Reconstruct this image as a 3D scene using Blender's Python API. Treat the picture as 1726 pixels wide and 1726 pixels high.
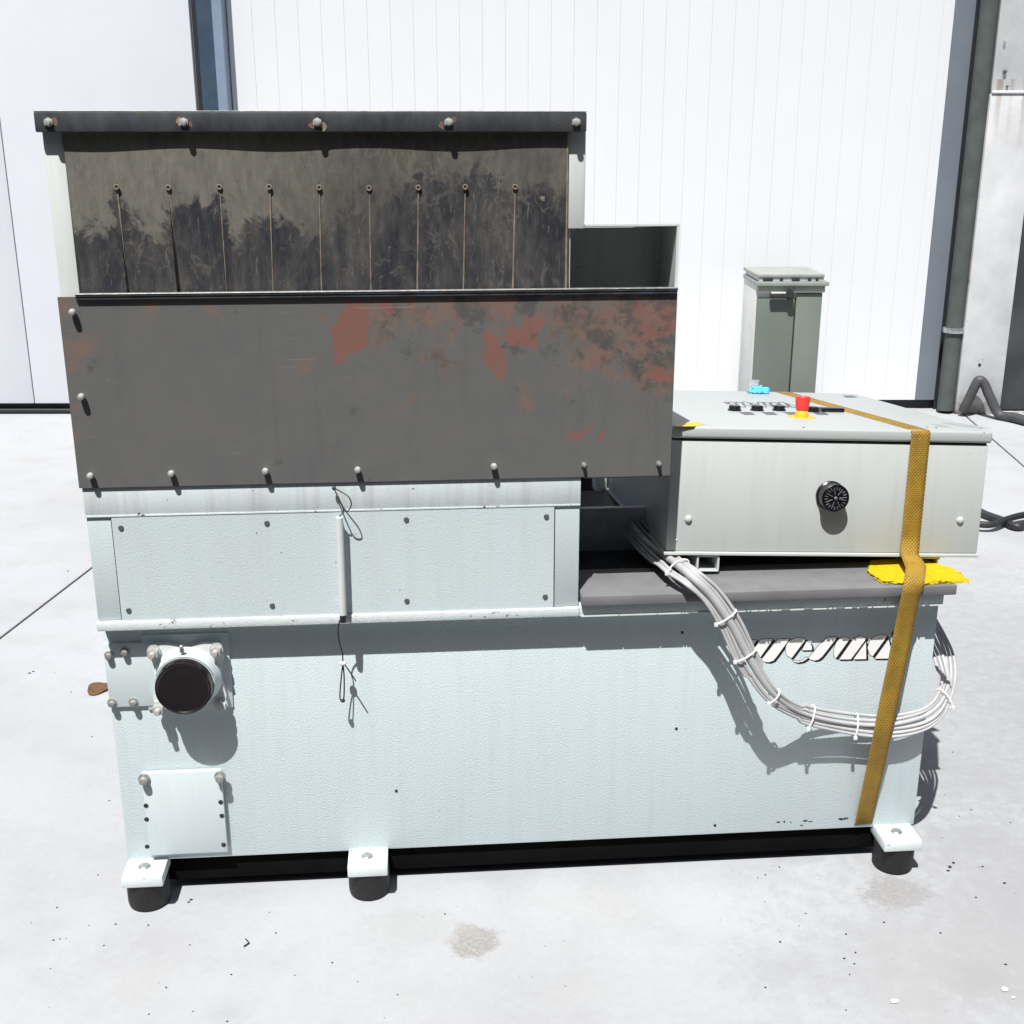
import bpy, bmesh, math, random
import numpy as np
from mathutils import Vector, Matrix, Euler
random.seed(7)
for o in list(bpy.data.objects): bpy.data.objects.remove(o)
S = bpy.context.scene
COL = S.collection
# ------------------------------------------------------------------ camera
F = 2000.0; YAW = -0.0794493; PIT = 0.302995; ROL = 0.00105
CAM = np.array([0.0, -2.353, 1.62])
def _rows():
    f = np.array([-math.sin(YAW)*math.cos(PIT), math.cos(YAW)*math.cos(PIT), -math.sin(PIT)])
    r = np.array([math.cos(YAW), math.sin(YAW), 0]); d = np.cross(f, r)
    c, s = math.cos(ROL), math.sin(ROL)
    return np.array([c*r+s*d, -s*r+c*d, f])
M3 = _rows()
cd = bpy.data.cameras.new('camera'); co = bpy.data.objects.new('camera', cd); COL.objects.link(co)
cd.sensor_width = 36; cd.lens = F/1726*36; cd.clip_start = 0.05; cd.clip_end = 500
R4 = Matrix(((M3[0][0], -M3[1][0], -M3[2][0]), (M3[0][1], -M3[1][1], -M3[2][1]), (M3[0][2], -M3[1][2], -M3[2][2]))).to_4x4()
R4.translation = Vector(CAM); co.matrix_world = R4
S.camera = co
# ------------------------------------------------------------------ world, sun, exposure
SUN = Vector((0.42, 1.0, -2.13)).normalized()
w = bpy.data.worlds.new('World'); S.world = w; w.use_nodes = True
nt = w.node_tree; bg = nt.nodes['Background']; sky = nt.nodes.new('ShaderNodeTexSky')
sky.sky_type = 'NISHITA'; sky.sun_disc = False
sky.sun_elevation = math.asin(-SUN.z); sky.sun_rotation = math.atan2(-SUN.x, -SUN.y)
nt.links.new(sky.outputs[0], bg.inputs[0]); bg.inputs[1].default_value = 0.05; sky.dust_density = 2.0; sky.ozone_density = .3; sky.air_density = .7
sd = bpy.data.lights.new('sun', 'SUN'); so = bpy.data.objects.new('sun', sd); COL.objects.link(so)
sd.energy = 5.0; sd.angle = math.radians(0.5); sd.color = (1.0, 0.98, 0.95)
so.rotation_euler = SUN.to_track_quat('-Z', 'Y').to_euler(); so.location = (-2, -4, 8)
vs = S.view_settings; vs.view_transform = 'Standard'; vs.look = 'None'; vs.gamma = 1; vs.use_curve_mapping = False
vs.exposure = 0.50
# ------------------------------------------------------------------ point lookup on real planes
def ray(px, py): return M3.T @ np.array([(px-863)/F, (py-863)/F, 1.0])
def hit(px, py, p0, n):
    d = ray(px, py); n = np.array(n, float); t = n.dot(np.array(p0, float)-CAM)/n.dot(d)
    return Vector(CAM+t*d)
def onz(px, py, z=0.0): return hit(px, py, (0, 0, z), (0, 0, 1))
def ony(px, py, y=0.0): return hit(px, py, (0, y, 0), (0, 1, 0))
# ------------------------------------------------------------------ materials
def srgb(*c): return tuple(((v/255)/12.92 if v/255 <= .04045 else ((v/255+.055)/1.055)**2.4) for v in c)
class N:
    def __init__(s, name):
        s.m = bpy.data.materials.new(name); s.m.use_nodes = True; s.t = s.m.node_tree
        s.b = s.t.nodes['Principled BSDF']; s.co = s.t.nodes.new('ShaderNodeTexCoord')
    def new(s, ty, **k):
        n = s.t.nodes.new(ty)
        for a, v in k.items(): setattr(n, a, v)
        return n
    def put(s, sock, v):
        if hasattr(v, 'is_output') or isinstance(v, bpy.types.NodeSocket): s.t.links.new(v, sock)
        else:
            if isinstance(v, tuple) and len(v) == 3 and sock.type == 'RGBA': v = v+(1,)
            sock.default_value = v
    def math(s, op, a, b=0.0, c=None, clamp=False):
        n = s.new('ShaderNodeMath', operation=op, use_clamp=clamp)
        s.put(n.inputs[0], a); s.put(n.inputs[1], b)
        if c is not None: s.put(n.inputs[2], c)
        return n.outputs[0]
    def mix(s, f, a, b, blend='MIX'):
        n = s.new('ShaderNodeMix', data_type='RGBA', blend_type=blend)
        s.put(n.inputs[0], f); s.put(n.inputs[6], a); s.put(n.inputs[7], b)
        return n.outputs[2]
    def coord(s, scale=(1, 1, 1), kind='Object', loc=(0, 0, 0)):
        n = s.new('ShaderNodeMapping'); s.put(n.inputs[0], s.co.outputs[kind])
        n.inputs[3].default_value = scale; n.inputs[1].default_value = loc
        return n.outputs[0]
    def noise(s, sc, det=4, rough=.6, scale=(1, 1, 1), kind='Object', loc=(0, 0, 0), dist=0.0):
        n = s.new('ShaderNodeTexNoise'); s.put(n.inputs['Vector'], s.coord(scale, kind, loc))
        n.inputs['Scale'].default_value = sc; n.inputs['Detail'].default_value = det
        n.inputs['Roughness'].default_value = rough; n.inputs['Distortion'].default_value = dist
        return n.outputs[0]
    def ramp(s, v, lo, hi, a=0.0, b=1.0):
        n = s.new('ShaderNodeMapRange'); s.put(n.inputs[0], v)
        n.inputs[1].default_value = lo; n.inputs[2].default_value = hi
        n.inputs[3].default_value = a; n.inputs[4].default_value = b
        return n.outputs[0]
    def bump(s, h, st=.3, d=.002, prev=None):
        n = s.new('ShaderNodeBump'); n.inputs['Strength'].default_value = st; n.inputs['Distance'].default_value = d
        s.put(n.inputs['Height'], h)
        if prev is not None: s.put(n.inputs['Normal'], prev)
        s.put(s.b.inputs['Normal'], n.outputs[0]); return n.outputs[0]
    def attr(s, name):
        n = s.new('ShaderNodeAttribute'); n.attribute_name = name; return n.outputs['Fac']
    def out(s, col, rough=.5, metal=0.0, spec=None):
        s.put(s.b.inputs['Base Color'], col); s.put(s.b.inputs['Roughness'], rough); s.put(s.b.inputs['Metallic'], metal)
        if spec is not None: s.b.inputs['Specular IOR Level'].default_value = spec
        return s.m

def m_plain(name, col, rough=.5, metal=0.0, var=.12, vs=18, bump=0.0, bs=120, spec=None):
    n = N(name); v = n.ramp(n.noise(vs, 5), .25, .75, 1-var, 1+var*.6)
    c = n.mix(1.0, col, n_gray(n, v), 'MULTIPLY')
    if bump: n.bump(n.noise(bs, 3), bump, .002)
    r = n.ramp(n.noise(vs*2.3, 4), .3, .7, max(.02, rough-.08), min(1, rough+.1))
    return n.out(c, r, metal, spec)
def n_gray(n, v):
    c = n.new('ShaderNodeCombineColor')
    for i in range(3): n.put(c.inputs[i], v)
    return c.outputs[0]

PAINT = (.555, .635, .655)
def m_paint(name, col, tex=.5, streak=.1, chips=0.0, grime=.10):
    n = N(name)
    st = n.ramp(n.noise(9, 6, .7, (5, 5, .35)), .45, .85, 0, streak)
    c = n.mix(st, col, (.30, .28, .23))
    cl = n.ramp(n.noise(2.2, 5), .35, .75, 0, grime)
    c = n.mix(cl, c, tuple(x*.62 for x in col))
    sp = n.ramp(n.noise(70, 2, .5), .765, .785, 0, .75)
    c = n.mix(sp, c, (.07, .06, .05))
    if chips:
        ch = n.ramp(n.noise(44, 6, .75), .695-.1*chips, .71-.1*chips, 0, 1)
        c = n.mix(ch, c, (.13, .115, .10))
    if tex:
        h = n.noise(250, 1.0, .5)
        n.bump(h, tex, .003)
    return n.out(c, .42, 0, .45)
MAT = {}
MAT['paint'] = m_paint('textured_pale_paint', PAINT, .32, .16)
MAT['paint_panel'] = m_paint('panel_pale_paint', PAINT, .16, .14)
MAT['paint_smooth'] = m_paint('smooth_pale_paint', (.565, .635, .655), .08, .14)
MAT['paint_drip'] = m_paint('dripped_pale_paint', (.575, .64, .655), .10, .62, 0, .22)
MAT['paint_white'] = m_paint('white_paint', (.64, .68, .665), .06, .2)
MAT['paint_chip'] = m_paint('chipped_pale_paint', (.62, .68, .69), .25, .2, .75)
MAT['inside'] = m_paint('chute_paint', (.66, .71, .68), .1, .3, .1)
MAT['cab'] = m_paint('cabinet_paint', (.485, .515, .505), .07, .24, 0, .08)
MAT['cablid'] = m_paint('cabinet_paint_dimmed', (.385, .415, .41), .05, .05, 0, .05)  # case paint with a darkened colour, offsetting the stronger sun on the lid
MAT['dark_plate'] = m_plain('dark_grey_plate', (.085, .086, .088), .5, .0, .3, 25, .08)
MAT['top_plate'] = m_plain('grey_primer_plate', (.165, .165, .172), .6, 0, .18, 14, .1)
MAT['under_shade'] = m_plain('under_shade_black', (.005, .005, .0055), .95, 0, .3, 12, spec=.05)
MAT['rustmark'] = m_plain('rust_mark', (.17, .105, .08), .7, 0, .5, 80)
MAT['slate'] = m_plain('slate_paint', (.55, .62, .66), .5, 0, .3, 12)
MAT['black'] = m_plain('black_steel', (.012, .013, .015), .5)
MAT['rubber'] = m_plain('black_rubber', (.009, .009, .0095), .62, 0, .4, 30, .1)
MAT['cap'] = m_plain('black_plastic_cap', (.012, .010, .011), .18, 0, .5, 12)
MAT['zinc'] = m_plain('zinc_bolt', (.60, .60, .57), .32, .35, .35, 90)
MAT['zincdark'] = m_plain('dull_zinc', (.42, .42, .40), .35, .5, .45, 90)
MAT['paintbolt'] = m_plain('painted_bolt', (.50, .57, .58), .45, 0, .2, 60)
MAT['slot'] = m_plain('dark_slot', (.02, .02, .022), .6)
MAT['screwgrey'] = m_plain('grey_screw', (.12, .13, .14), .45, .3)
MAT['cable'] = m_plain('grey_cable_sheath', (.43, .43, .435), .42, 0, .2, 14)
MAT['tie'] = m_plain('white_nylon', (.74, .74, .74), .35)
MAT['wire'] = m_plain('thin_brown_wire', (.04, .03, .026), .5)
MAT['wireb'] = m_plain('thin_black_wire', (.008, .008, .009), .5)
MAT['red'] = m_plain('red_plastic', (.75, .04, .03), .35, 0, .05)
MAT['yellow'] = m_plain('yellow_plastic', (.80, .42, .02), .4, 0, .05)
MAT['label'] = m_plain('pale_sticker', (.33, .35, .36), .5, 0, .3, 90)
MAT['labeldark'] = m_plain('dark_sticker', (.10, .11, .12), .5, 0, .3, 90)
MAT['ylabel'] = m_plain('yellow_sticker', (.62, .45, .03), .5, 0, .2, 90)
MAT['logow'] = m_plain('white_vinyl', (.84, .84, .83), .4, 0, .03)
MAT['logob'] = m_plain('black_vinyl', (.010, .010, .013), .4)
MAT['blue'] = m_plain('blue_cloth', (.10, .55, .80), .7, 0, .4, 60, .3)
MAT['gauge'] = m_plain('black_gauge', (.006, .006, .008), .25, 0, .4, 60)
MAT['wall'] = m_plain('white_sheet', (.69, .705, .73), .42, 0, .015, 1.5)
MAT['doorwhite'] = m_plain('white_door_sheet', (.66, .685, .725), .42, 0, .03, 2.5, .05, 140)
MAT['seal'] = m_plain('black_seal', (.012, .014, .02), .6)
MAT['postblue'] = m_plain('slate_blue_steel', (.034, .062, .098), .5, 0, .15, 9)
MAT['postlight'] = m_plain('pale_blue_steel', (.20, .26, .35), .5, 0, .15, 9)
MAT['wall_shade'] = m_plain('grey_blue_wall_shade', (.155, .18, .215), .45, 0, .1, 4)
MAT['pipe'] = m_plain('grey_green_pipe', (.085, .098, .094), .8, 0, .25, 9, spec=.1)
MAT['conduit'] = m_plain('dark_grey_conduit', (.055, .057, .06), .55, 0, .3, 20, .1)
MAT['galv'] = m_plain('galvanised_steel', (.50, .52, .54), .32, .8, .3, 40)
MAT['blocker'] = m_plain('grey_blocker_sheet', (.16, .16, .16), .7, 0, .1, 2)
MAT['dardoor'] = m_plain('dark_grey_blocker_door', (.045, .052, .055), .3, 0, .5, 4)
MAT['bin_side'] = m_plain('pale_grey_bin', (.56, .57, .55), .45, 0, .12, 6)
MAT['bin_lid'] = m_plain('grey_green_lid', (.27, .30, .27), .45, 0, .15, 9)
MAT['bin_door'] = m_plain('grey_green_door', (.125, .15, .128), .45, 0, .12, 5)
MAT['bin_panel'] = m_plain('grey_green_panel', (.16, .185, .158), .45, 0, .12, 5)
MAT['leaf'] = m_plain('dry_leaf', (.13, .068, .022), .7, 0, .5, 60)
MAT['speck'] = m_plain('dark_grit', (.02, .02, .02), .8)
MAT['flake'] = m_plain('white_flake', (.8, .8, .8), .5)
MAT['blackcable'] = m_plain('black_rubber_cable', (.02, .021, .023), .5, 0, .4, 20)

def m_pillar():
    n = N('painted_concrete')
    v = n.noise(3.5, 7, .65); c = n.mix(n.ramp(v, .3, .7), (.44, .45, .46), (.60, .61, .62))
    sp = n.ramp(n.noise(11, 3, .5, (1, 1, .55)), .70, .74, 0, .8)
    c = n.mix(sp, c, (.14, .14, .15))
    sep = n.new('ShaderNodeSeparateXYZ'); n.put(sep.inputs[0], n.co.outputs['Object'])
    da = n.ramp(n.noise(5.0, 3, .5, (1, 1, .4), loc=(2, 2, 5)), .66, .68, 0, .75); da = n.math('MULTIPLY', da, n.ramp(n.noise(40, 3, .6), .5, .56)); c = n.mix(da, c, (.12, .12, .125))
    dr = n.math('MULTIPLY', n.ramp(sep.outputs[2], 1.55, 1.93, 0, 1), n.ramp(n.noise(26, 3, .5, (1, 1, .03)), .52, .64, 0, .75)); c = n.mix(n.math('MULTIPLY', dr, n.math('LESS_THAN', sep.outputs[2], 1.955)), c, (.30, .25, .19))
    base = n.math('MULTIPLY', n.ramp(sep.outputs[2], 0.0, .16, 1, 0), n.ramp(n.noise(16, 6, .7), .35, .6))
    c = n.mix(base, c, (.13, .11, .09))
    n.bump(n.noise(40, 5), .25, .004)
    return n.out(c, .7)
MAT['pillar'] = m_pillar()

def m_ground():
    n = N('pale_concrete')
    c = (.376, .390, .408)
    big = n.ramp(n.noise(1.1, 5, .55, kind='Object', dist=.4), .42, .72)
    c = n.mix(n.math('MULTIPLY', big, .7), c, (.318, .323, .338))
    md = n.ramp(n.noise(4.5, 7, .65, loc=(3, 1, 0)), .48, .8, 0, .6)
    c = n.mix(md, c, (.285, .29, .302))
    warm = n.ramp(n.noise(2.1, 4, .6, loc=(9, 4, 0)), .5, .8, 0, .6)
    c = n.mix(warm, c, (.352, .342, .33))
    fine = n.ramp(n.noise(60, 5, .7), .3, .75, .955, 1.04)
    c = n.mix(1.0, c, n_gray(n, fine), 'MULTIPLY')
    # scuffs and worn places of their own shape
    wob = n.noise(24, 6, .8)
    def spot(x, y, r, sx, col, st, holes=True):
        nonlocal c
        mp = n.new('ShaderNodeVectorMath', operation='SUBTRACT'); n.put(mp.inputs[0], n.co.outputs['Object']); mp.inputs[1].default_value = (x, y, 0)
        sc = n.new('ShaderNodeVectorMath', operation='MULTIPLY'); n.put(sc.inputs[0], mp.outputs[0]); sc.inputs[1].default_value = (1/sx, 1, 0)
        ln = n.new('ShaderNodeVectorMath', operation='LENGTH'); n.put(ln.inputs[0], sc.outputs[0])
        d = n.math('ADD', n.math('DIVIDE', ln.outputs['Value'], r), n.ramp(wob, .3, .7, -.5, .5))
        f = n.ramp(d, .75, 1.05, st, 0) if holes else n.ramp(d, .1, 1.2, st, 0)
        if holes: f = n.math('MULTIPLY', f, n.ramp(n.noise(110, 3, .6), .35, .55, .35, 1))
        c = n.mix(f, c, col)
    spot(.089, -.225, .055, 1.0, (.235, .22, .20), .9)
    spot(.075, -.19, .03, 1.3, (.25, .24, .225), .7)
    spot(1.045, -.13, .06, 1.4, (.19, .17, .145), .75)
    spot(-.60, -.17, .10, 1.4, (.295, .295, .315), .5, False)
    spot(-.40, -.40, .05, 1.2, (.295, .295, .318), .5, False)
    spot(1.10, -.42, .09, 1.0, (.225, .235, .228), .8, False)
    spot(.70, -.36, .09, 1.5, (.30, .303, .318), .5, False)
    spot(-.05, -.17, .08, 1.8, (.325, .322, .318), .45)
    spot(1.30, .06, .10, 1.2, (.27, .278, .292), .6, False)
    spot(1.45, .35, .16, 1.3, (.28, .285, .302), .6, False)
    spot(2.0, .7, 1.15, 1.0, (.272, .277, .285), .9, False)
    spot(1.35, -.25, .42, 1.4, (.285, .288, .298), .8, False)
    spot(.95, -.40, .2, 1.6, (.31, .312, .32), .6, False)
    pit = n.ramp(n.noise(95, 2, .5, loc=(2, 7, 0)), .765, .785, 0, .85)
    c = n.mix(pit, c, (.09, .085, .08))
    b = n.bump(n.noise(38, 6, .7), .10, .004)
    n.bump(n.noise(9, 3, .5), .10, .01, b)
    return n.out(c, .75, 0, .3)
MAT['ground'] = m_ground()
MAT['added_asphalt'] = m_plain('added_asphalt', (.05, .05, .052), .85, 0, .3, 6, .5, 200)

def m_hopper():
    n = N('worn_dark_steel')
    red, org, dus = n.attr('sdf_red'), n.attr('sdf_org'), n.attr('sdf_mot')
    wv = n.noise(30, 6, .75); w2 = n.noise(75, 6, .8, loc=(4, 4, 4)); w3 = n.noise(11, 6, .7, loc=(1, 8, 3))
    c = n.mix(n.ramp(w3, .35, .7), (.130, .130, .127), (.108, .110, .111))
    c = n.mix(n.ramp(w2, .58, .74, 0, .5), c, (.155, .14, .115))
    ver = n.ramp(n.noise(14, 5, .6, (4, 4, .25)), .55, .8, 0, .35)
    c = n.mix(ver, c, (.08, .082, .085))
    # mottled brown area
    d = n.math('ADD', dus, n.ramp(wv, .25, .75, -.05, .05))
    f = n.math('MULTIPLY', n.ramp(d, -.02, .02, 1, 0), n.ramp(w2, .34, .55, .25, .95))
    c = n.mix(f, c, n.mix(n.ramp(wv, .4, .6), (.20, .118, .09), (.16, .125, .098)))
    f = n.math('MULTIPLY', n.ramp(d, -.03, .01, 1, 0), n.ramp(w3, .48, .54, 0, .9))
    c = n.mix(f, c, (.066, .068, .064))
    d = n.math('ADD', org, n.ramp(wv, .25, .75, -.016, .016))
    f = n.math('MULTIPLY', n.ramp(d, -.010, .008, 1, 0), n.ramp(w2, .3, .6, .2, .75))
    c = n.mix(f, c, (.195, .122, .088))
    d = n.math('ADD', red, n.math('ADD', n.ramp(w2, .25, .75, -.009, .009), n.ramp(wv, .3, .7, -.008, .008)))
    f = n.math('MULTIPLY', n.ramp(d, -.002, .002, .95, 0), n.ramp(n.noise(70, 6, .75, loc=(3, 3, 3)), .33, .45, .25, 1))
    c = n.mix(f, c, n.mix(n.ramp(wv, .3, .7), (.225, .092, .078), (.18, .10, .078)))
    dn = n.attr('rust_density')
    f = n.ramp(n.math('ADD', n.noise(21, 7, .72, loc=(2, 5, 1)), n.math('MULTIPLY', dn, .24)), .645, .72, 0, .8)
    c = n.mix(f, c, n.mix(n.ramp(w2, .35, .65), (.205, .108, .09), (.155, .115, .098)))
    f = n.ramp(n.math('ADD', n.noise(33, 6, .7, loc=(7, 1, 4)), n.math('MULTIPLY', dn, .20)), .66, .74, 0, .6)
    c = n.mix(f, c, (.185, .130, .100))
    f = n.ramp(n.math('ADD', n.noise(16, 7, .7, loc=(4, 9, 6)), n.math('MULTIPLY', dn, .17)), .645, .72, 0, .8)
    c = n.mix(f, c, (.070, .072, .070))
    f = n.ramp(n.noise(48, 6, .7, loc=(1, 1, 9)), .67, .72, 0, .35); c = n.mix(f, c, (.21, .195, .165))
    sc = n.ramp(n.noise(8, 3, .5, (1, 1, 26), dist=1.5), .70, .73, 0, .28)
    c = n.mix(sc, c, (.30, .29, .27))
    rg = n.ramp(w3, .3, .7, .42, .6)
    n.bump(w3, .06, .004)
    return n.out(c, rg, .0, .5)
MAT['hopper'] = m_hopper()

def m_curtain():
    n = N('dusty_rubber')
    bd = n.attr('dust')
    w1 = n.noise(14, 7, .7, (1, 1, .7), dist=.8); w2 = n.noise(60, 6, .75, (1, 1, .3)); w3 = n.noise(150, 3, .6)
    d = n.math('ADD', bd, n.ramp(w1, .25, .75, -.075, .075))
    d = n.math('ADD', d, n.ramp(n.noise(34, 5, .65, dist=1.2), .3, .7, -.022, .022))
    f = n.ramp(d, -.014, .014, 0, 1)
    dust = n.mix(n.ramp(w2, .3, .7), (.112, .106, .092), (.198, .188, .164))
    dust = n.mix(n.ramp(w1, .55, .7, 0, .6), dust, (.085, .078, .066))
    rt = n.attr('right'); dust = n.mix(n.math('MULTIPLY', rt, n.ramp(n.noise(6, 4, .6, (1, 1, .5)), .35, .6, .55, 1.0)), dust, n.mix(n.ramp(w2, .3, .7), (.055, .052, .047), (.095, .088, .074)))
    dark = n.mix(n.ramp(w2, .45, .8), (.024, .025, .033), (.075, .073, .070))
    dark = n.mix(n.ramp(n.noise(9, 6, .65, (1, 1, .45), loc=(5, 0, 2), dist=.6), .44, .62, 0, .8), dark, n.mix(n.ramp(w2, .35, .65), (.055, .053, .052), (.112, .106, .095)))
    c = n.mix(f, dark, dust)
    sp = n.ramp(w3, .70, .74, 0, .8); c = n.mix(n.math('MULTIPLY', sp, n.ramp(f, 0, 1, 1, .25)), c, (.22, .20, .17))
    for sc_, lo_, k_ in ((5.5, (1, 2, 3), .30), (9.0, (6, 1, 8), .28)):
        q = n.math('ABSOLUTE', n.math('SUBTRACT', n.noise(sc_, 4, .55, (1, 1, .8), loc=lo_, dist=1.6), .5))
        q = n.math('MULTIPLY', n.ramp(q, .004, .016, 1, 0), n.ramp(n.noise(13, 3, .6, loc=lo_), .5, .62, 0, k_)); c = n.mix(q, c, (.20, .185, .155))
    scr = n.ramp(n.noise(7, 2, .4, (20, 1, 3), dist=2.0), .69, .71, 0, .5)
    c = n.mix(scr, c, (.19, .175, .15))
    n.bump(w1, .25, .006)
    return n.out(c, .6, 0, .35)
MAT['curtain'] = m_curtain()
MAT['slitedge'] = m_plain('cut_rubber_edge', (.26, .21, .155), .7, 0, .5, 60)

def m_bar():
    n = N('worn_black_bar')
    w1 = n.noise(22, 6, .7, (1, 1, .4)); w2 = n.noise(90, 5, .8)
    c = n.mix(n.ramp(w1, .35, .75), (.034, .037, .043), (.085, .088, .092))
    bl = n.math('MULTIPLY', n.ramp(n.noise(7, 4, .6, loc=(1.3, 0, 0)), .60, .66), n.ramp(w2, .4, .6))
    c = n.mix(bl, c, (.045, .10, .17))
    sp = n.ramp(w2, .68, .72, 0, .8); c = n.mix(sp, c, (.28, .25, .21))
    ru = n.ramp(n.noise(12, 6, .7, loc=(3, 3, 0)), .66, .70, 0, .7); c = n.mix(ru, c, (.17, .09, .055))
    return n.out(c, .42, 0, .5)
MAT['bar'] = m_bar()

def m_strap():
    n = N('amber_webbing'); uv = n.co.outputs['UV']
    mp = n.new('ShaderNodeMapping'); n.put(mp.inputs[0], uv); mp.inputs[3].default_value = (1, 1, 1)
    sep = n.new('ShaderNodeSeparateXYZ'); n.put(sep.inputs[0], mp.outputs[0])
    u, v = sep.outputs[0], sep.outputs[1]          # metres across and along
    row = n.math('FLOOR', n.math('DIVIDE', v, .0042))
    off = n.math('MULTIPLY', n.math('MODULO', row, 2.0), .5)
    a = n.math('FRACT', n.math('ADD', n.math('DIVIDE', u, .0072), off))
    b = n.math('FRACT', n.math('DIVIDE', v, .0042))
    hole = n.math('MULTIPLY', n.math('LESS_THAN', n.math('ABSOLUTE', n.math('SUBTRACT', a, .5)), .17),
                  n.math('LESS_THAN', n.math('ABSOLUTE', n.math('SUBTRACT', b, .5)), .33))
    c = n.mix(n.ramp(n.noise(30, 5, .7), .3, .7), (.28, .165, .016), (.41, .255, .026))
    c = n.mix(n.ramp(n.noise(9, 4, .7), .45, .7, 0, .55), c, (.19, .115, .03))
    c = n.mix(n.math('MULTIPLY', hole, .8), c, (.075, .04, .012))
    fr = n.ramp(n.noise(120, 3, .7, (1, 1, .5)), .70, .74, 0, .7); c = n.mix(fr, c, (.55, .48, .36))
    edge = n.ramp(n.math('ABSOLUTE', u), .0185, .0215, 0, .6)
    c = n.mix(edge, c, (.30, .24, .14))
    h = n.math('SUBTRACT', n.math('MULTIPLY', n.math('SINE', n.math('MULTIPLY', b, 3.1416)), n.math('SINE', n.math('MULTIPLY', a, 3.1416))), hole)
    n.bump(h, .6, .0012)
    return n.out(c, .6, 0, .3)
MAT['strap'] = m_strap()
def m_pad():
    n = N('yellow_felt')
    c = n.mix(n.ramp(n.noise(60, 5, .7), .35, .7), (.62, .44, .012), (.48, .33, .010))
    n.bump(n.noise(160, 4, .7), .8, .004)
    return n.out(c, .9, 0, .1)
MAT['pad'] = m_pad()
def m_clear():
    n = N('clear_plastic'); n.b.inputs['Transmission Weight'].default_value = .85; n.b.inputs['IOR'].default_value = 1.2
    return n.out((.9, .9, .9), .25)
MAT['clear'] = m_clear()

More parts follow.
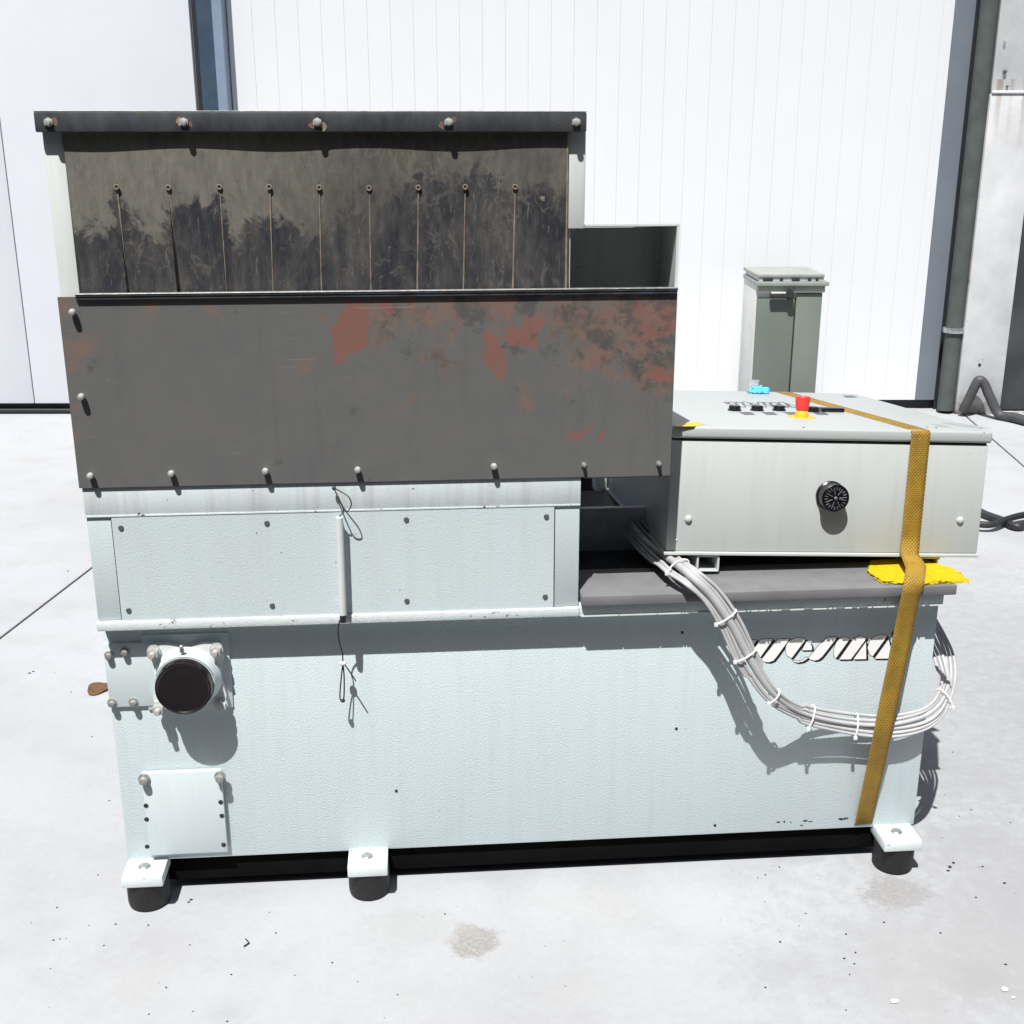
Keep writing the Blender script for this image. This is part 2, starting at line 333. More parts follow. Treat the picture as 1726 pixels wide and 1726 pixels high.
# ------------------------------------------------------------------ mesh helpers
class MB:
    def __init__(s): s.bm = bmesh.new()
    def box(s, x0, x1, y0, y1, z0, z1, bev=0.0, seg=2, mat=None):
        g = bmesh.new()
        vs = [g.verts.new(p) for p in ((x0, y0, z0), (x1, y0, z0), (x1, y1, z0), (x0, y1, z0), (x0, y0, z1), (x1, y0, z1), (x1, y1, z1), (x0, y1, z1))]
        for f in ((3, 2, 1, 0), (4, 5, 6, 7), (0, 1, 5, 4), (1, 2, 6, 5), (2, 3, 7, 6), (3, 0, 4, 7)): g.faces.new([vs[i] for i in f])
        if bev: bmesh.ops.bevel(g, geom=g.edges[:], offset=bev, segments=seg, affect='EDGES', profile=.5)
        g.normal_update()
        for f in g.faces: f.smooth = max(abs(c) for c in f.normal) < .999
        if mat is not None: g.transform(mat)
        s._join(g); return s
    def _sm(s, g):
        for f in g.faces: f.smooth = len(f.verts) <= 4
    def _join(s, g):
        me = bpy.data.meshes.new('t'); g.to_mesh(me); g.free(); s.bm.from_mesh(me); bpy.data.meshes.remove(me)
    def cone(s, p, axis, h, r0, r1=None, n=24, bev=0.0):
        """cylinder / cone from p along axis"""
        r1 = r0 if r1 is None else r1
        g = bmesh.new(); bmesh.ops.create_cone(g, cap_ends=True, segments=n, radius1=r0, radius2=r1, depth=h)
        bmesh.ops.translate(g, verts=g.verts, vec=(0, 0, h/2))
        if bev:
            ed = [e for e in g.edges if any(len(f.verts) > 4 for f in e.link_faces)]
            bmesh.ops.bevel(g, geom=ed, offset=bev, segments=2, affect='EDGES', profile=.5)
        s._sm(g)
        q = Vector((0, 0, 1)).rotation_difference(Vector(axis).normalized())
        g.transform(Matrix.Translation(Vector(p)) @ q.to_matrix().to_4x4()); s._join(g); return s
    def sphere(s, p, r, sc=(1, 1, 1), n=14):
        g = bmesh.new(); bmesh.ops.create_uvsphere(g, u_segments=n, v_segments=max(6, n//2), radius=r); s._sm(g)
        g.transform(Matrix.Translation(Vector(p)) @ Matrix.Diagonal((*sc, 1))); s._join(g); return s
    def lathe(s, p, axis, prof, n=32):
        g = bmesh.new(); rings = []
        for r, h in prof:
            rings.append([g.verts.new((max(r, 1e-5)*math.cos(2*math.pi*k/n), max(r, 1e-5)*math.sin(2*math.pi*k/n), h)) for k in range(n)])
        for a, b in zip(rings, rings[1:]):
            for k in range(n): g.faces.new((a[k], a[(k+1) % n], b[(k+1) % n], b[k]))
        g.faces.new(rings[0][::-1]); g.faces.new(rings[-1]); s._sm(g)
        q = Vector((0, 0, 1)).rotation_difference(Vector(axis).normalized())
        g.transform(Matrix.Translation(Vector(p)) @ q.to_matrix().to_4x4()); s._join(g); return s
    def prism(s, pts, vec):
        """closed polygon (list of Vectors) swept by vec"""
        g = bmesh.new(); vec = Vector(vec); n = len(pts)
        a = [g.verts.new(p) for p in pts]; b = [g.verts.new(Vector(p)+vec) for p in pts]
        g.faces.new(a); g.faces.new(b[::-1])
        for i in range(n): g.faces.new((a[i], b[i], b[(i+1) % n], a[(i+1) % n]))
        bmesh.ops.recalc_face_normals(g, faces=g.faces[:])
        bmesh.ops.triangulate(g, faces=[f for f in g.faces if len(f.verts) > 4])
        s._join(g); return s
    def tube(s, pts, r, n=10):
        P = [Vector(p) for p in pts]; rs = r if isinstance(r, (list, tuple)) else [r]*len(P)
        g = bmesh.new(); rings = []; up = None
        for i, p in enumerate(P):
            t = (P[min(i+1, len(P)-1)]-P[max(i-1, 0)]).normalized()
            if up is None: up = t.orthogonal().normalized()
            up = (up-t*up.dot(t)).normalized(); sd_ = t.cross(up)
            rings.append([g.verts.new(p+rs[i]*(math.cos(2*math.pi*k/n)*up+math.sin(2*math.pi*k/n)*sd_)) for k in range(n)])
        for a, b in zip(rings, rings[1:]):
            for k in range(n): g.faces.new((a[k], a[(k+1) % n], b[(k+1) % n], b[k]))
        g.faces.new(rings[0][::-1]); g.faces.new(rings[-1]); s._sm(g); s._join(g); return s
    def mesh(s, name, mat, smooth=True):
        bmesh.ops.recalc_face_normals(s.bm, faces=s.bm.faces[:])
        me = bpy.data.meshes.new(name); s.bm.to_mesh(me); s.bm.free()
        me.materials.append(MAT[mat])
        if smooth and len(me.polygons):
            try: me.set_sharp_from_angle(angle=math.radians(35))
            except Exception: pass
        return me
    def build(s, name, mat, parent=None, smooth=True, loc=None):
        return link(name, s.mesh(name, mat, smooth), parent, loc)
def link(name, me, parent=None, loc=None, world=True):
    o = bpy.data.objects.new(name, me); COL.objects.link(o)
    if parent is not None:
        o.parent = parent
        if world and parent.get('wl') is not None:          # meshes of the machine are written in scene coordinates
            o.location = -Vector(parent['wl'])
    if loc is not None: o.location = (Vector(o.location) if parent is not None and parent.get('wl') is not None else Vector())+Vector(loc)
    return o
def empty(name, loc, label, cat, group=None, wl=True):
    o = bpy.data.objects.new(name, None); COL.objects.link(o); o.location = loc; o.empty_display_size = .1
    if wl: o['wl'] = tuple(loc)
    o['label'] = label; o['category'] = cat
    if group: o['group'] = group
    return o
def tag(o, label=None, cat=None, group=None, kind=None):
    if label: o['label'] = label
    if cat: o['category'] = cat
    if group: o['group'] = group
    if kind: o['kind'] = kind
    return o
def smooth_path(pts, k=8):
    P = [Vector(p) for p in pts]; P = [P[0]*2-P[1]]+P+[P[-1]*2-P[-2]]; out = []
    for i in range(1, len(P)-2):
        for j in range(k):
            t = j/k; a, b, c, d = P[i-1], P[i], P[i+1], P[i+2]
            out.append(.5*((2*b)+(-a+c)*t+(2*a-5*b+4*c-d)*t*t+(-a+3*b-3*c+d)*t**3))
    out.append(P[-2]); return out
YM = (0, -1, 0)
def sub(o, name, me, parent=None):
    """a sub-part whose mesh is in the same coordinates as its parent mesh"""
    c = bpy.data.objects.new(name, me); COL.objects.link(c); c.parent = o; return c

# ================================================================== GROUND
d1 = Vector((.188, .982, 0)).normalized(); d2 = Vector((d1.y, -d1.x, 0)); P1 = Vector((-1.449, 1.52, 0))
g = MB(); g.box(-60, 60, -60, 60, -.30, -.025)
ground = g.build('ground', 'added_asphalt'); tag(ground, kind='structure')  # dark ground past the slabs is added, out of view, to cut bounce light
SL = 4.15; base_t = -1.80
for i in range(-3, 4):
    o0 = P1+d2*(SL*i); m = MB()
    for a, b in ((base_t, 4.4),):
        mat = Matrix(((d2.x, d1.x, 0, o0.x), (d2.y, d1.y, 0, o0.y), (0, 0, 1, 0), (0, 0, 0, 1)))
        m.box(.005, SL-.005, a, b, -.024, 0, .003, 1, mat)
    link('concrete_slab', m.mesh('concrete_slab', 'ground', False), ground)

# the hall is added behind the camera, unseen, to block sky light
m = MB(); m.box(-22, 22, -13.0, -8.0, -.02, 9.0, .02, 1); blocker = m.build('sky_blocker', 'blocker'); tag(blocker, 'long grey hall added out of view to hold sky light off the machine', 'light blocker')
for k in range(7):
    m = MB(); m.box(-18+k*6, -14.2+k*6, -8.06+.05, -7.96, .02, 4.2, .01, 1); m.build('blocker_door', 'dardoor', blocker)
# ================================================================== BACK WALL
UO = Vector((-2.2, 5.10, 0)); UU = Vector((.9968, -.0797, 0)).normalized(); UN = Vector((-UU.y, UU.x, 0))
WM = Matrix(((UU.x, UN.x, 0, UO.x), (UU.y, UN.y, 0, UO.y), (0, 0, 1, 0), (0, 0, 0, 1)))
def wpt(px, py, wd=0.0):
    p = hit(px, py, UO+UN*wd, UN); q = p-UO; return q.dot(UU), p.z
def wthing(name, u, wd, z, label, cat, group=None):
    o = empty(name, (0, 0, 0), label, cat, group, wl=False); o.matrix_world = WM @ Matrix.Translation((u, wd, z)); o['o3'] = (u, wd, z); return o
def wpart(m, name, mat, parent, smooth=True):
    me = m.mesh(name, mat, smooth); o = bpy.data.objects.new(name, me); COL.objects.link(o); o.parent = parent
    o.location = -Vector(parent['o3']); return o
HW = 5.0
# left sliding door leaf
uR = .5*(wpt(313, 0, 0)[0]+wpt(336, 180, 0)[0]); zb = wpt(60, 680, 0)[1]
seam = .5*(wpt(10, 352, 0)[0]+wpt(64, 665, 0)[0])
dl = wthing('sliding_door', uR-2.0, 0, zb, 'white sheet metal sliding door leaf left behind the dark hopper, with a dark gap below it', 'door')
edges = [seam-3*.62, seam-2*.62, seam-.62, seam, uR]
for a, b in zip(edges, edges[1:]):
    m = MB(); m.box(a+.0025, b-.0025, 0, .05, zb, HW, .004, 2); wpart(m, 'door_panel', 'doorwhite', dl)
m = MB(); m.box(edges[0], uR-.01, .012, .045, zb+.01, HW-.01); wpart(m, 'door_core', 'seal', dl)
m = MB(); m.box(edges[0], uR+.30, .03, .09, 0.012, zb-.002, .004, 1)
m.box(edges[0], uR+.30, -.02, .029, 0.008, .03, .004, 1); wpart(m, 'floor_rail', 'seal', dl)
# steel post between the door and the panel wall
def umid(pa, pb, wd): return .5*(wpt(*pa, wd)[0]+wpt(*pb, wd)[0])
u1 = umid((313, 0), (336, 180), 0); u2 = umid((325, 0), (344, 180), .02); u3 = umid((352, 0), (374, 180), .02); u4 = umid((370, 0), (388, 180), .0)
fp = wthing('steel_post', (u1+u4)/2, .02, 0, 'slate blue steel door post beside the white door, rising behind the hopper', 'post')
m = MB(); m.box(u1+.004, u2, .03, .13, 0, HW, .002, 1); wpart(m, 'seal_strip', 'seal', fp)
m = MB(); m.box(u2+.001, u3, .02, .13, 0, HW, .003, 1); wpart(m, 'post_face', 'postblue', fp)
m = MB(); m.box(u3+.001, u4, -.005, .13, 0, HW, .004, 1); wpart(m, 'edge_strip', 'postlight', fp)
# panel wall
WD = .10
r0 = umid((420, 0), (437, 180), WD); r1 = umid((889, 0), (892, 160), WD); pitch = (r1-r0)/12.0
uT0 = umid((1617, 0), (1537, 670), WD); uT1 = umid((1651, 0), (1570, 670), WD)
zw = wpt(1530, 674, WD)[1]
pl0_ = umid((1692, 0), (1607, 690), -.05)
pw = wthing('panel_wall', (u4+uT0)/2, WD, 0, 'tall white wall of narrow vertical metal panels behind the machine and the bin', 'wall')
pos = []; x = r0-pitch*1.0
pos = [u4+.004, r0]
while pos[-1]+pitch < uT0-.06: pos.append(pos[-1]+pitch)
pos.append(uT0)
for a, b in zip(pos, pos[1:]):
    m = MB(); m.box(a+.0002, b-.0002, WD, WD+.04, zw, HW, .0018, 1); wpart(m, 'wall_panel', 'wall', pw)
m = MB(); m.box(u4+.002, pl0_+.01, WD+.006, WD+.2, zw+.004, HW-.01); wpart(m, 'wall_core', 'wall', pw)
m = MB(); m.box(uT1+.001, pl0_+.01, WD-.004, WD+.0055, .004, HW-.02); wpart(m, 'corner_shade', 'seal', pw)  # black strip put where shadow lies beside the drainpipe
m = MB(); m.box(u4+.002, uT1+.05, WD+.03, WD+.2, 0.004, zw-.002); wpart(m, 'base_gap', 'seal', pw)
m = MB(); m.box(uT0+.001, uT1, WD-.006, WD+.03, zw, HW, .003, 1); wpart(m, 'wall_shade_strip', 'wall_shade', pw)  # grey-blue strip paints the shadow lying on the white wall
# drainpipe
pu = umid((1676, 0), (1612, 500), -.02); pr = .052
dp = wthing('drainpipe', pu, 0, 0, 'grey green drainpipe running down the left edge of the stained pillar', 'pipe')
m = MB(); m.tube([(pu, 0, .02), (pu, 0, 1.5), (pu, 0, HW)], pr, 24); wpart(m, 'pipe', 'pipe', dp)
cz = wpt(1610, 558, -.04)[1]
m = MB(); m.lathe((pu, 0, cz-.016), (0, 0, 1), [(pr+.001, 0), (pr+.014, .003), (pr+.016, .016), (pr+.014, .030), (pr+.001, .033)], 28)
m.box(pu+pr+.008, pu+pr+.04, -.012, .012, cz-.014, cz+.014, .003); wpart(m, 'clamp', 'galv', dp)
# pillar
pl0 = umid((1692, 0), (1607, 690), -.05); pl1 = umid((1710, 500), (1685, 688), -.05)
zl = wpt(1700, 155, -.05)[1]
pp = wthing('pillar', (pl0+pl1)/2, -.05, 0, 'stained pale concrete pillar at the right edge, with a thin ledge and a lone dark door beside it', 'pillar')
m = MB(); m.box(pl0, pl1, -.05, .30, 0, zl-.0085, .006); wpart(m, 'column', 'pillar', pp)
m = MB(); m.box(pl0+.003, pl1+1.5, -.058, .30, zl-.008, zl+.008, .003); wpart(m, 'ledge', 'wall', pp)
m = MB(); m.box(pl0, pl1+1.5, -.048, .30, zl+.0085, HW, .006); wpart(m, 'upper_panel', 'pillar', pp)
for (a, b) in ((1693, 121), (1697, 146)):
    q = wpt(a, b, -.05); m = MB(); m.cone((q[0], -.048, q[1]), YM, .016, .011 if b < 130 else .006, None, 12, .002); wpart(m, 'bolt', 'screwgrey', pp)
q = wpt(1651, 615, -.05); m = MB(); m.cone((q[0], -.049, q[1]), YM, .004, .009, None, 12); wpart(m, 'plug', 'slot', pp)
dd = wthing('dark_door', pl1+.6, .05, 0, 'dark grey metal door right of the stained pillar, over a pale sill', 'door')
zd = wpt(1705, 690, .02)[1]
m = MB(); m.box(pl1+.004, pl1+1.4, .02, .06, zd, zl-.02, .003); wpart(m, 'door_leaf', 'dardoor', dd)
m = MB(); m.box(pl1+.004, pl1+1.4, -.03, .10, .004, zd-.012, .006); wpart(m, 'sill', 'pillar', dd)
m = MB(); m.box(pl1+1.4, pl1+5, -.04, .30, 0, zl-.014, .006); wpart(m, 'side_wall', 'pillar', dd)
# conduit in front of the pillar
cpts = []
for (a, b, y) in ((1622, 702, -.10), (1632, 675, -.12), (1645, 648, -.13), (1651, 641, -.135), (1659, 647, -.14), (1668, 668, -.16), (1684, 700, -.20), (1704, 722, -.27), (1726, 731, -.36), (1760, 738, -.5), (1830, 742, -.7)):
    u, z = wpt(a, b, y); cpts.append((u, y, max(z, .032)))
ct = MB(); pth = smooth_path(cpts, 6); ct.tube(pth, .029, 14)
cobj = ct.build('conduit', 'conduit'); cobj.matrix_world = WM
tag(cobj, 'thick dark grey conduit bent like a hook against the foot of the pillar', 'pipe')
# black cable lying on the concrete
pts = [onz(a, b, .018) for a, b in ((1600, 850), (1640, 858), (1662, 868), (1690, 878), (1712, 888), (1728, 884), (1760, 870))]
pts2 = [onz(a, b, .034) for a, b in ((1560, 868), (1640, 882), (1672, 884), (1695, 876), (1726, 868), (1780, 862))]
m = MB(); m.tube(smooth_path(pts, 6), .018, 10); m.tube(smooth_path(pts2, 6), .015, 10)
tag(m.build('power_cable', 'blackcable'), 'black rubber cable looped on the concrete behind the control cabinet', 'cable')
# ------------------------------------------------------------------ bin by the wall
BW = -.46
bl, bt = wpt(1278, 486, BW); br = wpt(1391, 486, BW)[0]; bl = .5*(bl+wpt(1264, 655, BW)[0]); br = .5*(br+wpt(1373, 655, BW)[0])
zt = wpt(1335, 478, BW)[1]; B1 = -.06
bn = wthing('waste_bin', (bl+br)/2, (BW+B1)/2, 0, 'tall grey green waste bin with a black handle standing against the white wall', 'bin')
m = MB(); m.box(bl, br, BW+.018, B1, .01, zt, .008); wpart(m, 'body', 'bin_side', bn)
us = .5*(wpt(1342, 497, BW)[0]+wpt(1331, 655, BW)[0])
m = MB(); m.box(bl+.004, us-.004, BW+.004, BW+.017, .03, zt-.085, .004); wpart(m, 'door', 'bin_door', bn)
m = MB(); m.box(us+.004, br-.003, BW+.002, BW+.017, .03, zt-.056, .004); wpart(m, 'side_panel', 'bin_panel', bn)
m = MB(); m.box(us-.004, us+.004, BW+.012, BW+.017, .03, zt-.085); wpart(m, 'slit', 'slot', bn)
m = MB(); m.box(bl+.004, br+.006, BW-.012, BW+.017, zt-.05, zt-.012, .004); wpart(m, 'header', 'bin_lid', bn)
m = MB(); m.box(bl-.006, br+.022, BW-.03, B1, zt-.011, zt+.014, .005); wpart(m, 'rim', 'bin_lid', bn)
m = MB(); m.box(bl+.006, br-.006, BW-.014, B1-.01, zt+.0145, zt+.034, .002); wpart(m, 'lid_throat', 'bin_side', bn)
for k, (a, b_) in enumerate(((.07, .22), (.32, .37), (.50, .62), (.74, .79), (.86, .90))):
    L = br-bl; m = MB(); m.box(bl+a*L, bl+b_*L, BW-.022, BW-.0145, zt+.017, zt+.032, .003); wpart(m, 'slot', 'slot', bn)
m = MB(); m.box(bl-.008, br-.004, BW-.022, B1, zt+.0345, zt+.055, .006); wpart(m, 'lid', 'bin_lid', bn)
hz = wpt(1310, 497, BW)[1]; h0 = wpt(1296, 497, BW)[0]; h1 = wpt(1334, 497, BW)[0]
hb = MB(); hb.box(h0, h1-.012, BW-.04, BW-.012, hz-.012, hz+.010, .005); hb.tube([(h1-.012, BW+.003, hz+.006), (h1-.012, BW-.05, hz+.006)], .02, 14)
wpart(hb, 'handle', 'slot', bn)
m = MB(); m.box(h0+.006, h1-.04, BW-.0405, BW-.016, hz+.0105, hz+.020, .002); wpart(m, 'handle_tab', 'bin_side', bn)

# ================================================================== THE MACHINE
MC = empty('shredding_machine', (.23, .40, 0), 'large pale blue industrial shredder with a rust patched hopper plate and a rubber curtain', 'machine')
BX0, BX1, BZ0, BZ1 = -.672, 1.132, .088, .6575
m = MB(); m.box(BX0, BX1, 0, .80, BZ0, BZ1, .004)
body = m.build('base_housing', 'paint', MC)
m = MB(); m.box(BX0+.055, BX1-.06, .014, .79, .026, BZ0-.0005, .002); m.build('under_shade_block', 'under_shade', MC)  # black block stands in for the open shadow under the machine
# flange strip and top plate over the right half
m = MB(); m.box(.3264, 1.120, -.0435, .80, .6600, .6860, .002); m.build('flange_strip', 'paint_chip', MC)
m = MB(); x_ = .330
while x_ < 1.115:
    L_ = random.choice((.004, .008, .015, .03)) if x_ > .50 else random.choice((.05, .08)); m.box(x_, min(x_+L_, 1.117), -.0462, -.0437, .6602, .6602+random.uniform(.0022, .0036)); x_ += L_+(random.choice((.002, .004, .012, .02)) if x_ > .50 else .002)
tag(m.build('chipped_edge', 'paint_white', MC), kind='stuff')
m = MB(); m.box(.3290, 1.140, -.0585, .105, .6885, .7115, .003); m.build('top_plate', 'top_plate', MC)
m = MB(); m.box(.3290, 1.135, .106, .80, .6862, .6880, .0005); m.build('rear_deck', 'dark_plate', MC)
# mid housing with its lip
m = MB(); m.box(-.668, .3250, -.0360, .46, .6810, .9660, .003); mid = m.build('middle_housing', 'paint_panel', MC)
m = MB(); m.box(-.670, .3262, -.0435, .46, .6600, .6805, .003); m.build('lip', 'paint_chip', MC)
zc = ony(550, 862, -.036).z
m = MB(); m.box(-.6690, .3256, -.0385, -.0362, zc, .9655, .001); m.build('head_strip', 'paint_drip', MC)
m = MB(); m.box(-.6688, .3252, -.0400, -.0386, zc, zc+.004, .0005); m.build('weld_bead', 'paint_chip', MC)
# access panel
pa = [ony(187, 868, -.036), ony(936, 850, -.036), ony(931, 1029, -.036), ony(207, 1048, -.036)]
ax0 = (pa[0].x+pa[3].x)/2; ax1 = (pa[1].x+pa[2].x)/2; az1 = (pa[0].z+pa[1].z)/2-.002; az0 = (pa[2].z+pa[3].z)/2
m = MB(); m.box(ax0-.002, ax1+.002, -.0364, -.0361, az0-.002, az1+.001); m.build('panel_gap', 'slot', MC)
m = MB(); m.box(ax0, ax1, -.0390, -.0366, az0, az1, .0008, 1); panel = m.build('access_panel', 'paint_panel', MC)
sm = MB(); sm.cone((0, 0, 0), YM, .0018, .0058, .005, 16); scr = sm.mesh('screw', 'screwgrey')
for a, b in ((204, 890), (450, 882), (685, 876), (921, 871), (217, 1029), (459, 1021), (686, 1013), (919, 1006)):
    p = ony(a, b, -.039); o = sub(panel, 'screw', scr); o.location = p
# hinge rod with wires
ra, rb = ony(572, 872, -.062), ony(578, 1036, -.062)
m = MB(); m.tube([ra, (ra+rb)/2, rb], .0075, 16); m.box(ra.x-.004, ra.x+.004, -.06, -.039, ra.z-.03, ra.z-.01); m.box(rb.x-.004, rb.x+.004, -.06, -.039, rb.z+.02, rb.z+.04)
m.build('hinge_rod', 'paint_white', MC)
m = MB(); m.tube([rb+Vector((0, 0, .012)), rb-Vector((0, 0, .016))], .0068, 12); m.build('rod_end', 'black', MC)
wp = [ony(a, b, y) for a, b, y in ((563, 823, -.052), (572, 842, -.066), (583, 862, -.070), (592, 852, -.078), (588, 838, -.076), (575, 829, -.066), (566, 824, -.055))]
wp2 = [ony(a, b, y) for a, b, y in ((563, 823, -.053), (570, 840, -.062), (579, 860, -.068), (572, 871, -.058))]
m = MB(); m.tube(smooth_path(wp, 6), .0013, 6); m.tube(smooth_path(wp2, 6), .0013, 6); m.sphere(wp[0], .0045); m.build('tether_wire', 'wire', MC)
wq = [ony(a, b, y) for a, b, y in ((575, 1040, -.062), (570, 1058, -.056), (572, 1082, -.046), (577, 1100, -.042), (578, 1118, -.040))]
wl = [ony(a, b, y) for a, b, y in ((578, 1118, -.040), (575, 1145, -.036), (573, 1176, -.034), (578, 1181, -.034), (580, 1170, -.034), (580, 1140, -.036), (578, 1118, -.040))]
wk = [ony(a, b, y) for a, b, y in ((578, 1117, -.040), (588, 1130, -.044), (600, 1148, -.046))]
m = MB()
for t_ in (wq, wl, wk): m.tube(smooth_path(t_, 6), .0015, 6)
m.sphere(wl[3], .005, (1, 1, .8)); m.build('hanging_wire', 'wireb', MC)
m = MB(); m.sphere(wq[-1], .0065, (1.2, 1, .8)); m.build('wire_clip', 'paint_white', MC)
# ---- hopper front plate
PX0, PX1, PZ0, PZ1, PY = -.673, .5090, .9668, 1.3407, -.043
def poly(scale, ox, oy, pts, y): return [(lambda v: (v.x, v.z))(ony(ox+a/scale, oy+b/scale, y)) for a, b in pts]
z3 = lambda pts: poly(3.082, 80, 470, pts, PY)
z4 = lambda pts: poly(2.976, 600, 470, pts, PY)
RED = [z3([(1550, 100), (1640, 100), (1665, 180), (1660, 360), (1580, 385), (1505, 450), (1475, 370), (1470, 260), (1530, 220)]),
       z4([(650, 270), (720, 310), (765, 460), (720, 520), (680, 490), (640, 400)]),
       z4([(755, 240), (800, 250), (832, 275), (840, 170), (900, 190), (960, 215), (950, 240), (920, 260), (920, 345), (860, 340), (780, 340), (750, 290)]),
       z4([(1385, 60), (1620, 60), (1605, 250), (1560, 300), (1480, 290), (1430, 310), (1385, 260), (1370, 180)]),
       z4([(700, 80), (790, 80), (785, 150), (765, 182), (720, 140)]),
       z4([(105, 115), (180, 110), (185, 170), (130, 180)]),
       z4([(1055, 795), (1180, 730), (1172, 778), (1090, 810)]), z4([(1205, 800), (1245, 768), (1240, 800), (1222, 818)]),
       z4([(1450, 430), (1600, 460), (1600, 510), (1520, 515), (1460, 470)])]
ORG = [z4([(825, 535), (860, 540), (890, 620), (885, 675), (830, 670), (820, 600)]), z4([(668, 165), (700, 180), (715, 280), (690, 260)]),
       z4([(870, 200), (960, 190), (1000, 215), (900, 245)]), z4([(1040, 255), (1120, 240), (1130, 270), (1050, 275)]),
       z4([(500, 110), (790, 100), (700, 160), (640, 160), (500, 140)]), z4([(500, 180), (600, 170), (600, 200), (510, 215)]),
       z3([(490, 120), (570, 120), (560, 200), (520, 200)]), z3([(820, 120), (900, 120), (900, 210), (850, 210)]),
       z3([(1385, 150), (1430, 170), (1460, 215), (1430, 225)]), z3([(1285, 430), (1400, 410), (1370, 470), (1300, 490)]),
       z3([(85, 310), (280, 290), (260, 390), (130, 470), (100, 500)]), z3([(120, 790), (190, 830), (130, 860)]),
       z4([(230, 640), (280, 570), (310, 570), (280, 640)]), z3([(50, 90), (150, 90), (110, 160), (70, 240)])]
MOT = [z4([(980, 90), (1610, 80), (1600, 560), (1450, 580), (1330, 430), (1150, 480), (1060, 420), (1150, 330), (1000, 250)]),
       z4([(60, 100), (560, 100), (520, 230), (300, 210), (150, 300), (70, 260)]), z4([(340, 360), (420, 360), (500, 400), (500, 440), (380, 410)])]
def sdf(polys, X, Z):
    best = np.full(X.shape, 9.0)
    for P in polys:
        d = np.full(X.shape, 9.0); ins = np.zeros(X.shape, bool)
        for (ax, az), (bx, bz) in zip(P, P[1:]+P[:1]):
            ex, ez = bx-ax, bz-az; t = np.clip(((X-ax)*ex+(Z-az)*ez)/(ex*ex+ez*ez+1e-12), 0, 1)
            d = np.minimum(d, np.hypot(X-ax-t*ex, Z-az-t*ez))
            c = ((az > Z) != (bz > Z)) & (X < (bx-ax)*(Z-az)/(bz-az+1e-12)+ax); ins ^= c
        best = np.minimum(best, np.where(ins, -d, d))
    return best
def grid_mesh(name, mat, x0, x1, z0, z1, yf, thick, step, attrs, warp=None):
    nx = max(2, int((x1-x0)/step)); nz = max(2, int((z1-z0)/step))
    xs = np.linspace(x0, x1, nx+1); zs = np.linspace(z0, z1, nz+1); X, Z = np.meshgrid(xs, zs)
    Y = np.full(X.shape, yf)
    if warp: Y = Y+warp(X, Z)
    V = np.stack([X, Y, Z], -1).reshape(-1, 3); n0 = len(V); W = nx+1
    faces = [(j*W+i, j*W+i+1, (j+1)*W+i+1, (j+1)*W+i) for j in range(nz) for i in range(nx)]
    ring = [i for i in range(W)]+[j*W+nx for j in range(1, nz+1)]+[nz*W+i for i in range(nx-1, -1, -1)]+[j*W for j in range(nz-1, 0, -1)]
    back = V[ring]+np.array([0, thick, 0]); k = len(ring)
    faces += [(ring[i], n0+i, n0+(i+1) % k, ring[(i+1) % k]) for i in range(k)]
    faces.append(tuple(n0+i for i in range(k)))
    me = bpy.data.meshes.new(name); me.from_pydata([tuple(v) for v in np.vstack([V, back])], [], faces); me.materials.append(MAT[mat])
    XX = np.vstack([V, back])
    for an, fn in attrs.items():
        at = me.attributes.new(an, 'FLOAT', 'POINT'); at.data.foreach_set('value', fn(XX[:, 0], XX[:, 2]).astype(np.float32))
    return me
def rust_density(x, z):
    a = np.exp(-((x-.44)/.20)**2)*np.clip((z-1.08)/.22, 0, 1)
    b = .75*np.clip((z-1.235)/.09, 0, 1)*np.clip((x+.16)/.22, 0, 1)
    return .8*np.clip(np.maximum(a, b)+.30*np.exp(-((x-.12)/.28)**2)*np.clip((z-1.05)/.2, 0, 1)+.35*np.clip((-.60-x)/.06, 0, 1), 0, 1)
hp = grid_mesh('hopper_plate', 'hopper', PX0, PX1, PZ0, PZ1, PY, .006, .007,
               {'sdf_red': lambda x, z: sdf(RED, x, z), 'sdf_org': lambda x, z: sdf(ORG, x, z), 'sdf_mot': lambda x, z: sdf(MOT, x, z), 'rust_density': rust_density})
plate = link('hopper_plate', hp, MC)
m = MB(); m.box(-.638, .5085, -.0515, -.0355, 1.3417, 1.3455, .0012, 1); m.box(-.638, .5065, -.0495, -.0435, 1.3365, 1.3416)
lip = m.build('rolled_rim', 'bar', MC)
m = MB(); m.box(-.641, .5090, -.0525, -.036, 1.3456, 1.3473, .0005, 1); m.build('bare_rim_edge', 'zincdark', MC)
m = MB(); m.box(.330, .5085, -.0435, -.037, .9632, .9666, .001, 1); m.build('plate_bottom_edge', 'black', MC)
def bolt_mesh(name, r, h, mat, hexa=False, washer=True):
    m = MB()
    if washer: m.cone((0, 0, 0), YM, h*.22, r*1.35, None, 18)
    if hexa: m.cone((0, -h*.2, 0), YM, h*.6, r*1.1, None, 6); m.cone((0, -h*.75, 0), YM, h*.5, r*.62, r*.55, 12)
    else: m.lathe((0, -h*.2, 0), YM, [(r*.8, 0), (r, h*.15), (r, h*.55), (r*.8, h*.75), (r*.35, h*.82), (0, h*.82)], 16)
    return m.mesh(name, mat)
bsm = bolt_mesh('bolt', .0064, .017, 'zinc', False, False)
for a, b in ((124, 525), (139, 667), (154, 800), (290, 796), (448, 792), (603, 790), (832, 784)):
    o = sub(plate, 'bolt', bsm); o.location = ony(a, b, PY-.0005)
bsm2 = bolt_mesh('bolt', .0042, .012, 'zincdark')
for a, b in ((984, 783), (1110, 781)):
    o = sub(plate, 'bolt', bsm2); o.location = ony(a, b, PY-.0005)
